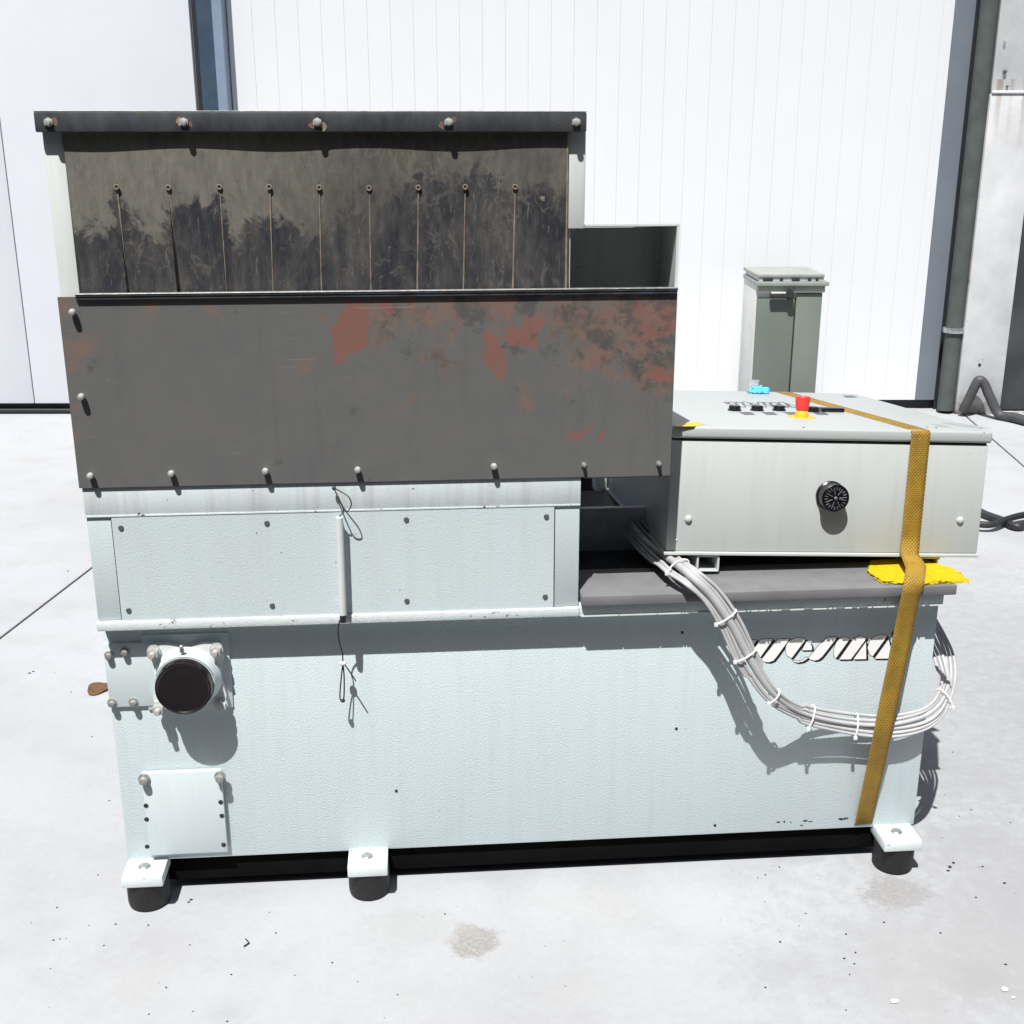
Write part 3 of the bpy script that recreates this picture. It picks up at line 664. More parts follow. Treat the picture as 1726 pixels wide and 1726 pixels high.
# ---- upper frame and hopper box
UZ = 1.636
m = MB(); m.box(-.671, -.6345, -.0300, .44, .9660, 1.668, .003); m.build('side_post', 'paint_white', MC)
m = MB(); m.box(.2850, .3255, -.0300, .44, 1.4585, 1.668, .003); m.build('side_post', 'paint_white', MC)
m = MB(); m.box(.2850, .3000, -.020, .42, .9660, 1.4580, .002); m.build('chute_jamb', 'inside', MC)
m = MB(); m.box(-.6344, .2849, .40, .44, .9662, 1.668); m.build('rear_wall', 'paint_smooth', MC)
m = MB(); m.box(-.6344, .2849, -.03, .3999, 1.652, 1.667); m.build('roof', 'paint_smooth', MC)
# side chute, roofed
m = MB(); m.box(.3002, .5042, .118, .122, .9662, 1.4500); m.build('chute_back', 'inside', MC)
m = MB(); m.prism([Vector((.5045, -.0368, .9662)), Vector((.5045, .44, .9662)), Vector((.5045, .44, 1.4295)), Vector((.5045, -.0368, 1.4635))], (.0053, 0, 0)); m.build('chute_side', 'paint_white', MC)
m = MB()
rf = [Vector((.3258, -.0372, 1.4637)), Vector((.5098, -.0372, 1.4637)), Vector((.5098, .44, 1.4300)), Vector((.3258, .44, 1.4300))]
m.prism(rf, (0, 0, .0035)); m.build('chute_roof', 'paint_white', MC)
m = MB(); m.box(.3002, .5030, .43, .44, .9662, 1.4290); m.box(.3002, .5030, -.04, .43, .9662, .9690); m.build('chute_shell', 'dark_plate', MC)
# curtain: one head sheet and the strips cut below the punched holes
hol = [ony(a, b, -.034) for a, b in ((197, 315), (284, 316), (370, 315), (454, 315), (538, 316), (622, 317), (705, 316), (784, 315), (868, 315))]
bot = [ony(a, b, -.034).x for a, b in ((214, 490), (299, 490), (381, 490), (460, 490), (541, 490), (625, 489), (703, 489), (781, 488), (864, 488))]
CX0, CX1 = -.634, .2885; HZ = sum(h.z for h in hol)/len(hol)
bz = [(100, 395), (170, 400), (195, 345), (250, 400), (285, 350), (300, 330), (330, 335), (370, 350), (400, 395), (430, 375), (455, 360), (500, 370), (540, 390), (560, 330), (600, 320), (650, 310), (720, 290), (800, 300), (870, 340), (940, 330)]
bxz = [ony(a, b, -.034) for a, b in bz]
def dust(x, z): return z-np.interp(x, [p.x for p in bxz], [p.z for p in bxz])
xt = [CX0]+[h.x for h in hol]+[CX1]; xb = [CX0]+bot+[CX1]
curtain = None
for i in range(len(xt)-1):
    amp = (.002, .005, .007, .003, .002, .0035, .002, .003, .002, .003)[i]; side = (-1, -1, -1, 1, 1, -1, 1, 1, -1, 1)[i]
    gm = grid_mesh('curtain_strip', 'curtain', 0, 1, 1.30, 1.66, -.034, .007, .02, {}, None)
    # reshape the unit strip between its two cuts; above the punched holes the strips close up
    n = len(gm.vertices); co_ = np.zeros(n*3, np.float32); gm.vertices.foreach_get('co', co_); co_ = co_.reshape(-1, 3)
    t = (HZ-co_[:, 2])/(HZ-1.347); tc = np.clip(t, 0, 1.3)
    L = xt[i]+(xb[i]-xt[i])*tc; Rr = xt[i+1]+(xb[i+1]-xt[i+1])*tc; s_ = co_[:, 0].copy(); gp_ = .0008*(t > 0.02)
    co_[:, 0] = L+gp_+(Rr-L-2*gp_)*s_
    co_[:, 1] += (side*amp*(s_-.5)*2+.0045)*tc+.0015*np.sin(co_[:, 0]*19)*(1-np.clip(t, 0, 1))
    gm.vertices.foreach_set('co', co_.reshape(-1))
    a2_ = gm.attributes.new('right', 'FLOAT', 'POINT'); a2_.data.foreach_set('value', np.clip((co_[:, 0]+.30)/.22, 0, .85).astype(np.float32))
    at = gm.attributes.new('dust', 'FLOAT', 'POINT'); at.data.foreach_set('value', dust(co_[:, 0], co_[:, 2]).astype(np.float32))
    o = link('curtain_strip', gm, MC)
    if curtain is None: curtain = o
    if i > 0:                                        # frayed pale cut edge along the slit
        m = MB(); k = 14; a_, b_ = [], []
        for j in range(k+1):
            tt = j/k*1.05; x_ = xt[i]+(xb[i]-xt[i])*tt; z_ = HZ-(HZ-1.347)*tt; wv = random.uniform(.0008, .0018)
            y_ = -.0352+(side*amp*-1+.0045)*min(tt, 1.2)
            a_.append(Vector((x_-wv*.6, y_, z_))); b_.append(Vector((x_+wv, y_, z_)))
        m.prism(a_+b_[::-1], (0, .003, 0)); m.build('cut_edge', 'slitedge', MC)
hm = MB(); hm.lathe((0, 0, 0), YM, [(.0028, -.002), (.0048, -.001), (.0052, .001), (.0042, .0020), (.0028, .0014), (.0028, -.001)], 18)
hring = hm.mesh('eyelet', 'slitedge'); hd = MB(); hd.cone((0, 0, 0), YM, .0016, .0028, None, 12); hdm = hd.mesh('eyelet_hole', 'slot')
for h in hol:
    o = sub(curtain, 'eyelet', hring); o.location = Vector((h.x, -.0368, h.z)); o2 = sub(curtain, 'eyelet_hole', hdm); o2.location = Vector((h.x, -.0368, h.z))
m = MB(); tr = [ony(a, b, -.0349) for a, b in ((917, 316), (913, 325), (910, 335), (915, 339), (918, 338))]; m.prism(tr, (0, .002, 0)); m.build('torn_nick', 'slitedge', MC)
m = MB(); m.box(CX1, CX1+.0035, -.036, -.028, 1.345, 1.632, .001, 1); m.build('curtain_edge', 'slitedge', MC)
# clamp bar
m = MB(); m.box(-.6765, .3235, -.0500, -.0305, UZ, 1.6710, .0025); bar = m.build('clamp_bar', 'bar', MC)
m = MB(); m.box(-.6765, .3235, -.0490, .44, 1.6712, 1.6730, .0006, 1); m.build('top_cover', 'zincdark', MC)
bbm = MB(); bbm.cone((0, 0, 0), YM, .004, .0085, None, 6); bbm.cone((0, -.004, 0), YM, .0072, .0062, .0058, 14, .0012); bbm = bbm.mesh('bolt', 'zinc')
for a, b in ((92, 205), (302, 205), (320, 208), (528, 211), (744, 211), (763, 203), (545, 214)):
    m = MB(); pp_ = [ony(a+random.uniform(3, 9)*math.cos(t), b+random.uniform(3, 9)*math.sin(t), -.0504) for t in np.linspace(0, 6.28, 12)[:-1]]
    m.bm.faces.new([m.bm.verts.new(q) for q in pp_]); sub(bar, 'rubbed_patch', m.mesh('rubbed_patch', random.choice(('rustmark', 'rustmark', 'slitedge')), False))
for a, b in ((82, 206), (310, 206), (535, 206), (756, 206), (971, 206)):
    o = sub(bar, 'bolt', bbm); o.location = ony(a, b, -.0502)
# things seen in the gap between hopper and cabinet
m = MB(); p0 = ony(980, 856, .30); m.box(.328, .95, .29, .31, .6885, p0.z, .002); m.build('inner_panel', 'slate', MC)
q0, q1 = ony(1001, 830, .80), ony(1023, 830, .80)
m = MB(); m.box(q0.x, q0.x+.022, .790, .84, .6885, .96, .002); m.box(q0.x+.0222, q1.x, .80, .84, .6885, .96, .002); m.build('rear_upright', 'paint_white', MC)
m = MB(); m.box(.20, .545, .86, .88, .5, .93); m.build('gap_shade_screen', 'black', MC)  # black sheet added so the gap looks shaded instead of showing sunlit ground
# ---- bearing, plates, covers on the base
def pl(x0, z0, x1, z1, y0, y1, name, mat, bev=.0015):
    m = MB(); m.box(x0, x1, y1, y0, z0, z1, bev); return m.build(name, mat, MC)
bc = ony(313, 1140, -.045); a0, a1 = ony(246, 1078, -.014), ony(388, 1200, -.014)
cx, cz_ = (a0.x+a1.x)/2, (a0.z+a1.z)/2; hw = (a1.x-a0.x)/2
s0, s1 = ony(172, 1086, -.006), ony(247, 1190, -.006)
bp = pl(-.672, s1.z, cx-.02, s0.z, -.0003, -.007, 'bearing_mount', 'paint_smooth')
s2 = ony(390, 1085, 0)
pl(cx-hw-.012, cz_-hw*1.0, cx+hw+.006, cz_+hw+.012, -.0003, -.0050, 'bearing_backplate', 'paint_smooth')
# cast flange: square with lobed corners and a raised boss
m = MB(); pts = []
for k in range(64):
    an = 2*math.pi*k/64; c_, s_ = math.cos(an), math.sin(an); q = (abs(c_)**4+abs(s_)**4)**-.25
    lob = 1+.10*math.cos(4*(an-math.pi/4))-.06
    pts.append(Vector((cx+hw*.985*q*c_*min(1.0, lob), -.0055, cz_+hw*.985*q*s_*min(1.0, lob))))
m.prism(pts, (0, -.016, 0)); fl = m.build('bearing_flange', 'paint_white', MC)
m = MB(); m.lathe((cx, -.0215, cz_), YM, [(hw*.88, 0), (hw*.85, .008), (hw*.80, .014), (hw*.775, .030), (hw*.755, .033), (hw*.70, .033)], 48); m.build('bearing_boss', 'paint_smooth', MC)
m = MB(); m.lathe((cx, -.0475, cz_), YM, [(hw*.735, 0), (hw*.73, .022), (hw*.71, .030), (hw*.67, .031), (hw*.63, .0285), (hw*.3, .0300), (0, .0305)], 48); m.build('end_cap', 'cap', MC)
m = MB(); m.tube([(cx+hw*.765*math.cos(t), -.0535, cz_+hw*.765*math.sin(t)) for t in np.linspace(.3, 2.8, 24)], .0009, 5); m.build('cap_groove', 'screwgrey', MC)
m = MB(); m.cone((cx-.002, -.045, cz_+hw*.88), (0, -.35, 1), .012, .0055, .004, 10); m.sphere((cx-.002, -.049, cz_+hw*.88+.012), .0045); m.build('grease_nipple', 'zincdark', MC)
fb = bolt_mesh('bolt', .0105, .026, 'zinc', True)
for sx, sz in ((-1, 1), (1, 1), (-1, -1)):
    o = sub(fl, 'bolt', fb); o.location = Vector((cx+sx*hw*.80, -.0215, cz_+sz*hw*.80))
nb = MB(); nb.cone((0, 0, 0), YM, .004, .014, None, 18); nb.cone((0, -.004, 0), YM, .010, .0125, None, 6, .001); nb.cone((0, -.0141, 0), YM, .0006, .0072, None, 14)
o = sub(fl, 'bolt', nb.mesh('bolt', 'paintbolt')); o.location = Vector((cx+hw*.80, -.0215, cz_-hw*.80))
mb = bolt_mesh('bolt', .0072, .013, 'zincdark', False)
for a, b in ((184, 1104), (211, 1098), (189, 1184), (225, 1183)):
    o = sub(bp, 'bolt', mb); o.location = ony(a, b, -.007)
# cover plate at the lower left
c0, c1 = ony(238, 1304, -.016), ony(384, 1436, -.016)
cp = pl(c0.x, c1.z, c1.x, c0.z, -.0045, -.0165, 'cover_plate', 'paint_smooth')
pl(c0.x+.01, c1.z+.01, c1.x-.01, c0.z-.01, -.0003, -.0044, 'cover_spacer', 'dark_plate')
cb = bolt_mesh('bolt', .0092, .018, 'zincdark', False)
for a, b in ((243, 1312), (371, 1308)):
    o = sub(cp, 'bolt', cb); o.location = ony(a, b, -.0168)
hh = MB(); hh.cone((0, 0, 0), YM, .0006, .0052, None, 14); hhm = hh.mesh('hole', 'slot')
for a, b in ((246, 1358), (247, 1381), (372, 1352), (374, 1375), (377, 1424), (248, 1427)):
    o = sub(cp, 'hole', hhm); o.location = ony(a, b, -.0169)
for a, b in ((1150, 1066), (1140, 1228), (668, 1333), (1205, 1391)):
    m = MB(); p = ony(a, b, 0); m.cone((p.x, -.0003, p.z), YM, .0008, .0034, None, 10); m.build('hole', 'slot', MC)
# feet
FZ = .0935
for (xc, yr, rear) in ((-.627, 0, 0), (-.139, 0, 0), (1.078, 0, 0), (-.627, .80, 1), (-.139, .80, 1), (1.078, .80, 1)):
    wd = .044
    sgn = 1 if not rear else -1; ya, yb = (yr-.072, yr+.05) if not rear else (yr-.05, yr+.072)
    m = MB(); m.box(xc-wd, xc+wd, ya, yb, FZ-.026, FZ, .0025); ft = m.build('foot_plate', 'paint_chip', MC)
    r = MB(); r.lathe((xc, (ya+yb)/2-sgn*.012, 0), (0, 0, 1), [(.040, 0), (.0445, .004), (.046, .014), (.046, FZ-.0265)], 32)
    sub(ft, 'rubber_foot', r.mesh('rubber_foot', 'rubber'))
    r = MB(); r.lathe((xc-.002, yr-sgn*.032, FZ+.0002), (0, 0, 1), [(.0125, 0), (.013, .002), (.0105, .0045), (0, .0050)], 20); r.box(xc-.013, xc+.010, yr-sgn*.032-.0015, yr-sgn*.032+.0015, FZ+.0045, FZ+.0056)
    sub(ft, 'screw', r.mesh('screw', 'galv'))
    m = MB(); m.box(xc-.030, xc+.030, min(yr, yr+sgn*.004)-.0006, max(yr, yr+sgn*.004), FZ, FZ+.05)
    m.bm.free()
# logo on the base: flat vinyl, black below white
def zl8(a, b, y): return ony(1240+a/5.753, 1040+b/5.753, y)
def arc(cx_, cy_, rx, ry, a0_, a1_, n=10): return [(cx_+rx*math.cos(math.radians(a0_+(a1_-a0_)*i/n)), cy_+ry*math.sin(math.radians(a0_+(a1_-a0_)*i/n))) for i in range(n+1)]
LOGO = [[(150, 222), (203, 220), (150, 300), (120, 300)],
        [(243, 214), (362, 211), (238, 388), (205, 330), (170, 318)],
        [(405, 213), (522, 210), (392, 388), (365, 420), (320, 437), (275, 432), (250, 415), (258, 400)],
        arc(612, 318, 130, 120, -60, -205, 14)+[(540, 398)],
        [(686, 236), (722, 248), (738, 285), (738, 318), (640, 320)],
        [(545, 408), (570, 424), (605, 428), (650, 415), (688, 385), (697, 398), (650, 430), (600, 440), (560, 432)],
        [(880, 197), (985, 192), (835, 385), (800, 412), (760, 420), (715, 405), (705, 395), (820, 255), (845, 245)],
        [(955, 300), (975, 245), (1010, 205), (1055, 190), (1105, 210), (968, 400), (950, 380)],
        [(1120, 240), (1165, 195), (1215, 180), (1268, 205), (1115, 408), (1000, 410)],
        [(1262, 240), (1265, 405), (1140, 408)],
        [(1470, 180), (1415, 167), (1350, 185), (1300, 230), (1278, 295), (1295, 355), (1325, 380)],
        [(1480, 215), (1500, 290), (1498, 400), (1345, 402)]]
def logo(mapper, nrm, parent, nm='logo', faces=True, lw=3.6, sx=21, sy=15):
    """mapper(a,b) -> point on the surface; nrm -> outward vector"""
    nv = Vector(nrm); k = 0; mbk = MB(); mw = MB()
    for P in LOGO:
        for (a, b), (c, d) in zip(P, P[1:]+P[:1]):
            L = math.hypot(c-a, d-b) or 1; nx, ny = -(d-b)/L*lw, (c-a)/L*lw; tx, ty = (c-a)/L*2.5, (d-b)/L*2.5
            for q in ([(a+nx-tx, b+ny-ty), (c+nx+tx, d+ny+ty), (c-nx+tx, d-ny+ty), (a-nx-tx, b-ny-ty)], [(a, b), (c, d), (c+sx, d+sy), (a+sx, b+sy)]):
                k += 1; mbk.bm.faces.new([mbk.bm.verts.new(mapper(*t)+nv*(.00045+k*1e-6)) for t in q])
        f = mw.bm.faces.new([mw.bm.verts.new(mapper(*t)+nv*.0012) for t in P]); bmesh.ops.triangulate(mw.bm, faces=[f])
    o = mbk.build(nm, 'logob' if faces else 'labeldark', parent, False)
    if faces: sub(o, 'letter_faces', mw.mesh('letter_faces', 'logow', False))
    return o
logo(lambda a, b: zl8(a, b, 0), (0, -1, 0), MC)
m = MB(); p = zl8(1553, 163, 0); m.cone((p.x, -.0002, p.z), YM, .0006, .010, None, 20); m.build('logo_dot', 'logob', MC)
# scuffs at the lower right of the base
m = MB()
for a, b, w_, h_ in ((1312, 1386, 7, 3), (1322, 1385, 3, 3), (1333, 1386, 3, 2), (1351, 1391, 6, 2), (1357, 1384, 9, 3), (1366, 1385, 7, 2), (1417, 1381, 8, 4), (1424, 1380, 6, 3), (1428, 1379, 4, 3)):
    pp_ = [ony(a+w_*.6*math.cos(t)*random.uniform(.6, 1.2), b+h_*.6*math.sin(t)*random.uniform(.5, 1.2), -.0004) for t in np.linspace(0, 6.28, 9)[:-1]]
    m.bm.faces.new([m.bm.verts.new(q) for q in pp_])
so_ = m.build('scuff_marks', 'slot', MC, False); so_['kind'] = 'stuff'

# ================================================================== CONTROL CABINET
cyaw, cpit, crol = .0087, -.1000, .0391
CO = Vector((.5261, .050, .7600)); CW, CH, CD, CL = .7065, .2560, .80, .027
cr = Euler((0, 0, 0)).to_matrix()
Rz = Matrix.Rotation(cyaw, 3, 'Z'); Rx = Matrix.Rotation(cpit, 3, 'X'); Ry = Matrix.Rotation(crol, 3, 'Y')
CR = Rz @ Rx @ Ry
CT = Matrix.Translation(CO) @ CR.to_4x4(); CI = CT.inverted()
CB = empty('control_cabinet', (0, 0, 0), 'pale grey electrical cabinet lying on the machine, with a red emergency button on its lid', 'cabinet', wl=False)
CB.matrix_world = CT
def cpart(m, name, mat, smooth=True):
    o = bpy.data.objects.new(name, m.mesh(name, mat, smooth)); COL.objects.link(o); o.parent = CB; return o
cz1 = CH+CL
def cfr(px, py, y=0.0):                      # point on the cabinet front (local)
    p = hit(px, py, CT @ Vector((0, y, 0)), CR @ Vector((0, 1, 0))); return CI @ p
def ctop(px, py, z=None):                    # point on the cabinet lid (local)
    p = hit(px, py, CT @ Vector((0, 0, cz1 if z is None else z)), CR @ Vector((0, 0, 1))); return CI @ p
m = MB(); m.box(0, CW, 0, CD, .008, CH-.004, .004); cpart(m, 'case', 'cab')
m = MB(); m.box(-.004, CW+.002, -.004, CD+.004, 0, .0078, .002); cpart(m, 'bottom_flange', 'cab')
m = MB(); m.box(.004, CW-.004, .004, CD-.004, CH-.0039, CH+.0005); cpart(m, 'gasket', 'slot')
m = MB(); m.box(-.003, CW+.004, -.006, CD+.004, CH+.0008, cz1, .006, 3); lid = cpart(m, 'lid', 'cablid')
for a, b in ((1160, 875), (1618, 877)):
    p = cfr(a, b); m = MB(); m.sphere((p.x, -.001, p.z), .0085, (1, .7, 1)); cpart(m, 'plug', 'cab')
p = cfr(1140, 910); m = MB(); m.sphere((p.x, -.0005, p.z), .0022); cpart(m, 'rivet', 'tie')
# gauge
gp = cfr(1399, 835)
m = MB(); m.lathe((gp.x, 0, gp.z), YM, [(.0325, 0), (.0325, .006), (.0300, .008), (.0290, .028), (.0305, .029), (.0305, .034), (.0285, .036), (.0275, .0345), (0, .0345)], 40); ga = cpart(m, 'gauge', 'gauge')
m = MB()
for k in range(22):
    an = 2*math.pi*k/22+.1; r0_, r1_ = (.018, .025) if k % 3 else (.008, .024)
    c_, s_ = math.cos(an), math.sin(an); m.tube([(gp.x+r0_*c_, -.0352, gp.z+r0_*s_), (gp.x+r1_*c_, -.0356, gp.z+r1_*s_)], .0012, 5)
m.sphere((gp.x, -.036, gp.z), .0045, (1, .6, 1)); sub(ga, 'gauge_ribs', m.mesh('gauge_ribs', 'screwgrey'))
# push buttons
bm_ = MB(); bm_.lathe((0, 0, 0), (0, 0, 1), [(.0165, 0), (.0165, .003), (.0140, .005), (.0140, .011), (.0125, .0125), (0, .0125)], 24)
bme = bm_.mesh('push_button', 'gauge')
for a, b in ((1238, 692), (1276, 692), (1313, 692), (1322, 697), (1370, 694)):
    if (a, b) == (1322, 697): continue
    o = bpy.data.objects.new('push_button', bme); COL.objects.link(o); o.parent = CB; o.location = ctop(a, b)
p = ctop(1403, 694); m = MB(); m.box(p.x-.030, p.x+.026, p.y-.014, p.y+.016, cz1, cz1+.010, .003); cpart(m, 'selector_switch', 'gauge')
ep = ctop(1351, 703)
m = MB(); m.lathe((ep.x, ep.y, cz1), (0, 0, 1), [(.033, 0), (.033, .0012), (.0300, .0018), (0, .0018)], 36); es = cpart(m, 'emergency_button', 'yellow')
m = MB(); m.lathe((ep.x, ep.y, cz1+.0019), (0, 0, 1), [(.0155, 0), (.0150, .010), (.0130, .013), (0, .013)], 28); sub(es, 'collar', m.mesh('collar', 'yellow'))
m = MB(); m.lathe((ep.x, ep.y, cz1+.0150), (0, 0, 1), [(.0125, 0), (.0140, .002), (.0172, .026), (.0170, .031), (.0150, .0335), (0, .0345)], 32); sub(es, 'mushroom_cap', m.mesh('mushroom_cap', 'red'))
# lid logo, stickers
l0, l1 = ctop(1216, 681), ctop(1330, 681)
kx = (l1.x-l0.x)/1500
logo(lambda a, b: Vector((l0.x+a*kx, l0.y+(310-b)*kx*4.2, cz1)), (0, 0, 1), CB, 'logo', False, 8, 14, 8)
def sticker(quad, mat, name='sticker'):
    m = MB(); q = [ctop(*t) for t in quad]; m.prism([Vector((v.x, v.y, cz1+.0002)) for v in q], (0, 0, .0005)); cpart(m, name, mat, False)
sticker(((1138, 713), (1178, 712), (1190, 715), (1170, 719), (1138, 719)), 'ylabel', 'yellow_sticker')
sticker(((1586, 713), (1612, 717), (1650, 722), (1672, 722), (1640, 717), (1605, 712)), 'label')
for a, b in ((1258, 697), (1296, 697), (1333, 697), (1382, 697)):
    sticker(((a-13, b-2.2), (a+7, b-2.2), (a+15, b+2.4), (a-3, b+2.4)), 'labeldark', 'button_label')
sticker(((1568, 715), (1585, 715), (1604, 720), (1590, 720)), 'label')
sticker(((1420, 667), (1436, 667), (1446, 670), (1426, 670)), 'labeldark')
for a, b in ((1563, 720), (1578, 721), (1367, 726)):
    p = ctop(a, b); m = MB(); m.cone((p.x, max(p.y, .004), cz1), (0, 0, 1), .0012, .0026, None, 10); cpart(m, 'lid_screw', 'screwgrey')
# square tubes under the case
t0, t1 = cfr(1174, 955), cfr(1212, 955); t3 = cfr(1583, 955)
for xa, xb_ in ((t0.x, t1.x), (t3.x-.044, t3.x)):
    m = MB(); w_ = .0042; za, zb_ = -.0375, -.0003
    m.box(xa, xb_, 0, CD-.05, zb_-w_, zb_, .001, 1); m.box(xa, xb_, 0, CD-.05, za, za+w_, .001, 1)
    m.box(xa, xa+w_, 0.0005, CD-.0505, za+w_, zb_-w_); m.box(xb_-w_, xb_, .0005, CD-.0505, za+w_, zb_-w_)
    cpart(m, 'square_tube', 'cab')
m = MB(); m.cone((CW-.075, .02, -.004), (0, 0, 1), .004, .009, None, 12); cpart(m, 'rubber_plug', 'tie')

# ================================================================== LOOSE THINGS ON THE MACHINE
# yellow felt pad below the right tube
q = [onz(a, b, .717) for a, b in ((1464, 962), (1486, 980), (1560, 982), (1634, 978), (1606, 958), (1540, 940), (1470, 945))]
m = MB(); out = []
for i, p in enumerate(q):
    n_ = q[(i+1) % len(q)]
    for k in range(14): t = k/14; v = p.lerp(n_, t); out.append(v+Vector((random.uniform(-.003, .003), random.uniform(-.004, .004), 0)))
cen = sum(out, Vector())/len(out)
rows = []
for zz, sc_, jit in ((.7120, .985, .002), (.7137, 1.0, .003), (.7165, 1.0, .003), (.7185, .985, .002)):
    rows.append([m.bm.verts.new(Vector((cen.x+(p.x-cen.x)*sc_+random.uniform(-jit, jit), cen.y+(p.y-cen.y)*sc_+random.uniform(-jit, jit), zz+random.uniform(-.0012, .0012)))) for p in out])
L_ = len(out)
for a_, b_ in zip(rows, rows[1:]):
    for k in range(L_): m.bm.faces.new((a_[k], a_[(k+1) % L_], b_[(k+1) % L_], b_[k]))
f = [m.bm.faces.new(rows[0][::-1]), m.bm.faces.new(rows[-1])]; bmesh.ops.triangulate(m.bm, faces=f)
tag(m.build('felt_pad', 'pad'), 'bright yellow felt pad with ragged edges under the right foot of the cabinet', 'pad')
# strap
def ribbon(pts, wdirs, wd, th, name, mat):
    P = [Vector(p) for p in pts]; g = bmesh.new(); uv = g.loops.layers.uv.new('UVMap'); s_ = 0; R = []; cross = (-.5, -.25, 0, .25, .5)
    for i, p in enumerate(P):
        if i: s_ += (p-P[i-1]).length
        t = (P[min(i+1, len(P)-1)]-P[max(0, i-1)]).normalized(); wv = Vector(wdirs[i]); wv = (wv-t*wv.dot(t)).normalized(); nn = wv.cross(t)
        R.append(([g.verts.new(p+wv*wd*c) for c in cross], [g.verts.new(p+wv*wd*c+nn*th) for c in cross], s_))
    def face(vs_, uvs):
        f = g.faces.new(vs_)
        for l, u_ in zip(f.loops, uvs): l[uv].uv = u_
    for (a, a2, sa), (b, b2, sb) in zip(R, R[1:]):
        for k in range(4):
            u0, u1_ = cross[k]*wd, cross[k+1]*wd
            face((a[k], a[k+1], b[k+1], b[k]), ((u0, sa), (u1_, sa), (u1_, sb), (u0, sb)))
            face((a2[k], b2[k], b2[k+1], a2[k+1]), ((u0, sa), (u0, sb), (u1_, sb), (u1_, sa)))
        face((a[0], b[0], b2[0], a2[0]), ((-.02, sa), (-.02, sb), (-.02, sb), (-.02, sa)))
        face((a[4], a2[4], b2[4], b[4]), ((.02, sa), (.02, sa), (.02, sb), (.02, sb)))
    bmesh.ops.recalc_face_normals(g, faces=g.faces[:])
    me = bpy.data.meshes.new(name); g.to_mesh(me); g.free(); me.materials.append(MAT[mat])
    me.polygons.foreach_set('use_smooth', [True]*len(me.polygons))
    o = bpy.data.objects.new(name, me); COL.objects.link(o); return o
def cw(x, y, z): return CT @ Vector((x, y, z))
sA = ctop(1322, 662); sB = ctop(1543, 723)
dirt = Vector((sB.x-sA.x, sB.y-sA.y, 0)).normalized(); sA = Vector((sB.x, sB.y, 0))-dirt*((sB.y+.010-CD-.010)/dirt.y*-1 if False else (CD+.010-sB.y)/-dirt.y)
pts, wds = [], []
latx = CR @ Vector((1, 0, 0)); lat_top = CR @ Vector((-dirt.y, dirt.x, 0)); lat_top = lat_top if lat_top.x > 0 else -lat_top
def add(p, w_): pts.append(Vector(p)); wds.append(Vector(w_))
# behind, over the lid, down the front, to the underside of the base
bx = sA.x
add((bx+CO.x-.02, .862, .20), (1, 0, 0)); add((bx+CO.x-.01, .866, .45), (1, 0, 0)); add(cw(bx, CD+.009, CH-.05), (1, 0, 0)); add(cw(bx, CD+.008, cz1-.004), (1, 0, 0))
for t in (0.015, .1, .2, .3, .4, .5, .6, .7, .8, .9, .975):
    v = sA.lerp(Vector((sB.x, -.004, 0)), t); add(cw(v.x, v.y, cz1+.0012), lat_top)
fx = cfr(1543, 800).x
add(cw(fx, -.0085, cz1-.001), lat_top.lerp(latx, .6)); add(cw(fx, -.0092, cz1-.010), latx)
for z_ in (.22, .16, .10, .05, .01): add(cw(fx, -.0085, z_), latx)
for a, b, y in ((1544, 955, -.020), (1542, 972, -.060), (1540, 988, -.071), (1536, 1003, -.0700), (1531, 1024, -.0640), (1524, 1060, -.059), (1510, 1130, -.058), (1495, 1200, -.057), (1489, 1232, -.0565), (1479, 1280, -.042), (1467, 1335, -.022), (1456, 1388, -.0055)):
    add(ony(a, b, y), (1, 0, .22))
e = ony(1455, 1394, 0); add((e.x, .012, .083), (1, 0, 0)); add((e.x, .05, .056), (1, 0, 0)); add((e.x, .5, .056), (1, 0, 0)); add((e.x, .75, .056), (1, 0, 0))
st = ribbon(pts, wds, .0425, .0022, 'lashing_strap', 'strap')
tag(st, 'worn amber webbing strap running over the cabinet lid and down the front of the machine', 'strap')
# cable loom
cpx = ((1066, 888, .27), (1092, 918, .19), (1118, 940, .09), (1140, 956, -.005), (1166, 974, -.066), (1200, 1006, -.078), (1232, 1055, -.084), (1262, 1115, -.090), (1302, 1172, -.092), (1352, 1203, -.054), (1420, 1219, -.034), (1490, 1225, -.029), (1548, 1215, -.024), (1580, 1194, .01), (1595, 1162, .09), (1596, 1138, .155), (1590, 1106, .20), (1577, 1075, .24), (1563, 1045, .27))
CPN = smooth_path([ony(a, b, y) for a, b, y in cpx], 10)
LO = empty('cable_loom', (CPN[70].x, CPN[70].y, CPN[70].z-.03), 'bundle of light grey cables tied together and looping across the front of the machine', 'cables')
def loom(offs, rad, name, mat):
    P = CPN; out = []; up = None; n_ = len(P)
    for i, p in enumerate(P):
        t = (P[min(i+1, n_-1)]-P[max(i-1, 0)]).normalized()
        fw = Vector((0, -.92, .38)); sd_ = t.cross(fw).normalized(); fw = sd_.cross(t).normalized()
        s_, f_ = offs(i/(n_-1)); out.append(p+sd_*s_+fw*f_)
    rr = [rad if rad < .006 else rad+(.0046-rad)*min(1, max(0, (i/(n_-1)-.40)/.07)) for i in range(n_)]
    m = MB(); m.tube(out, rr, 12); return m.build(name, mat, LO)
def lerp_t(keys):
    ks = sorted(keys)
    return lambda t: float(np.interp(t, [k[0] for k in ks], [k[1] for k in ks]))
lanes = [(-.0235, -.0245), (-.0150, -.0148), (-.0015, -.0045), (.0125, .0058), (.0190, .0155), (.0245, .0240)]
rads = [.0040, .0038, .0088, .0042, .0040, .0034]
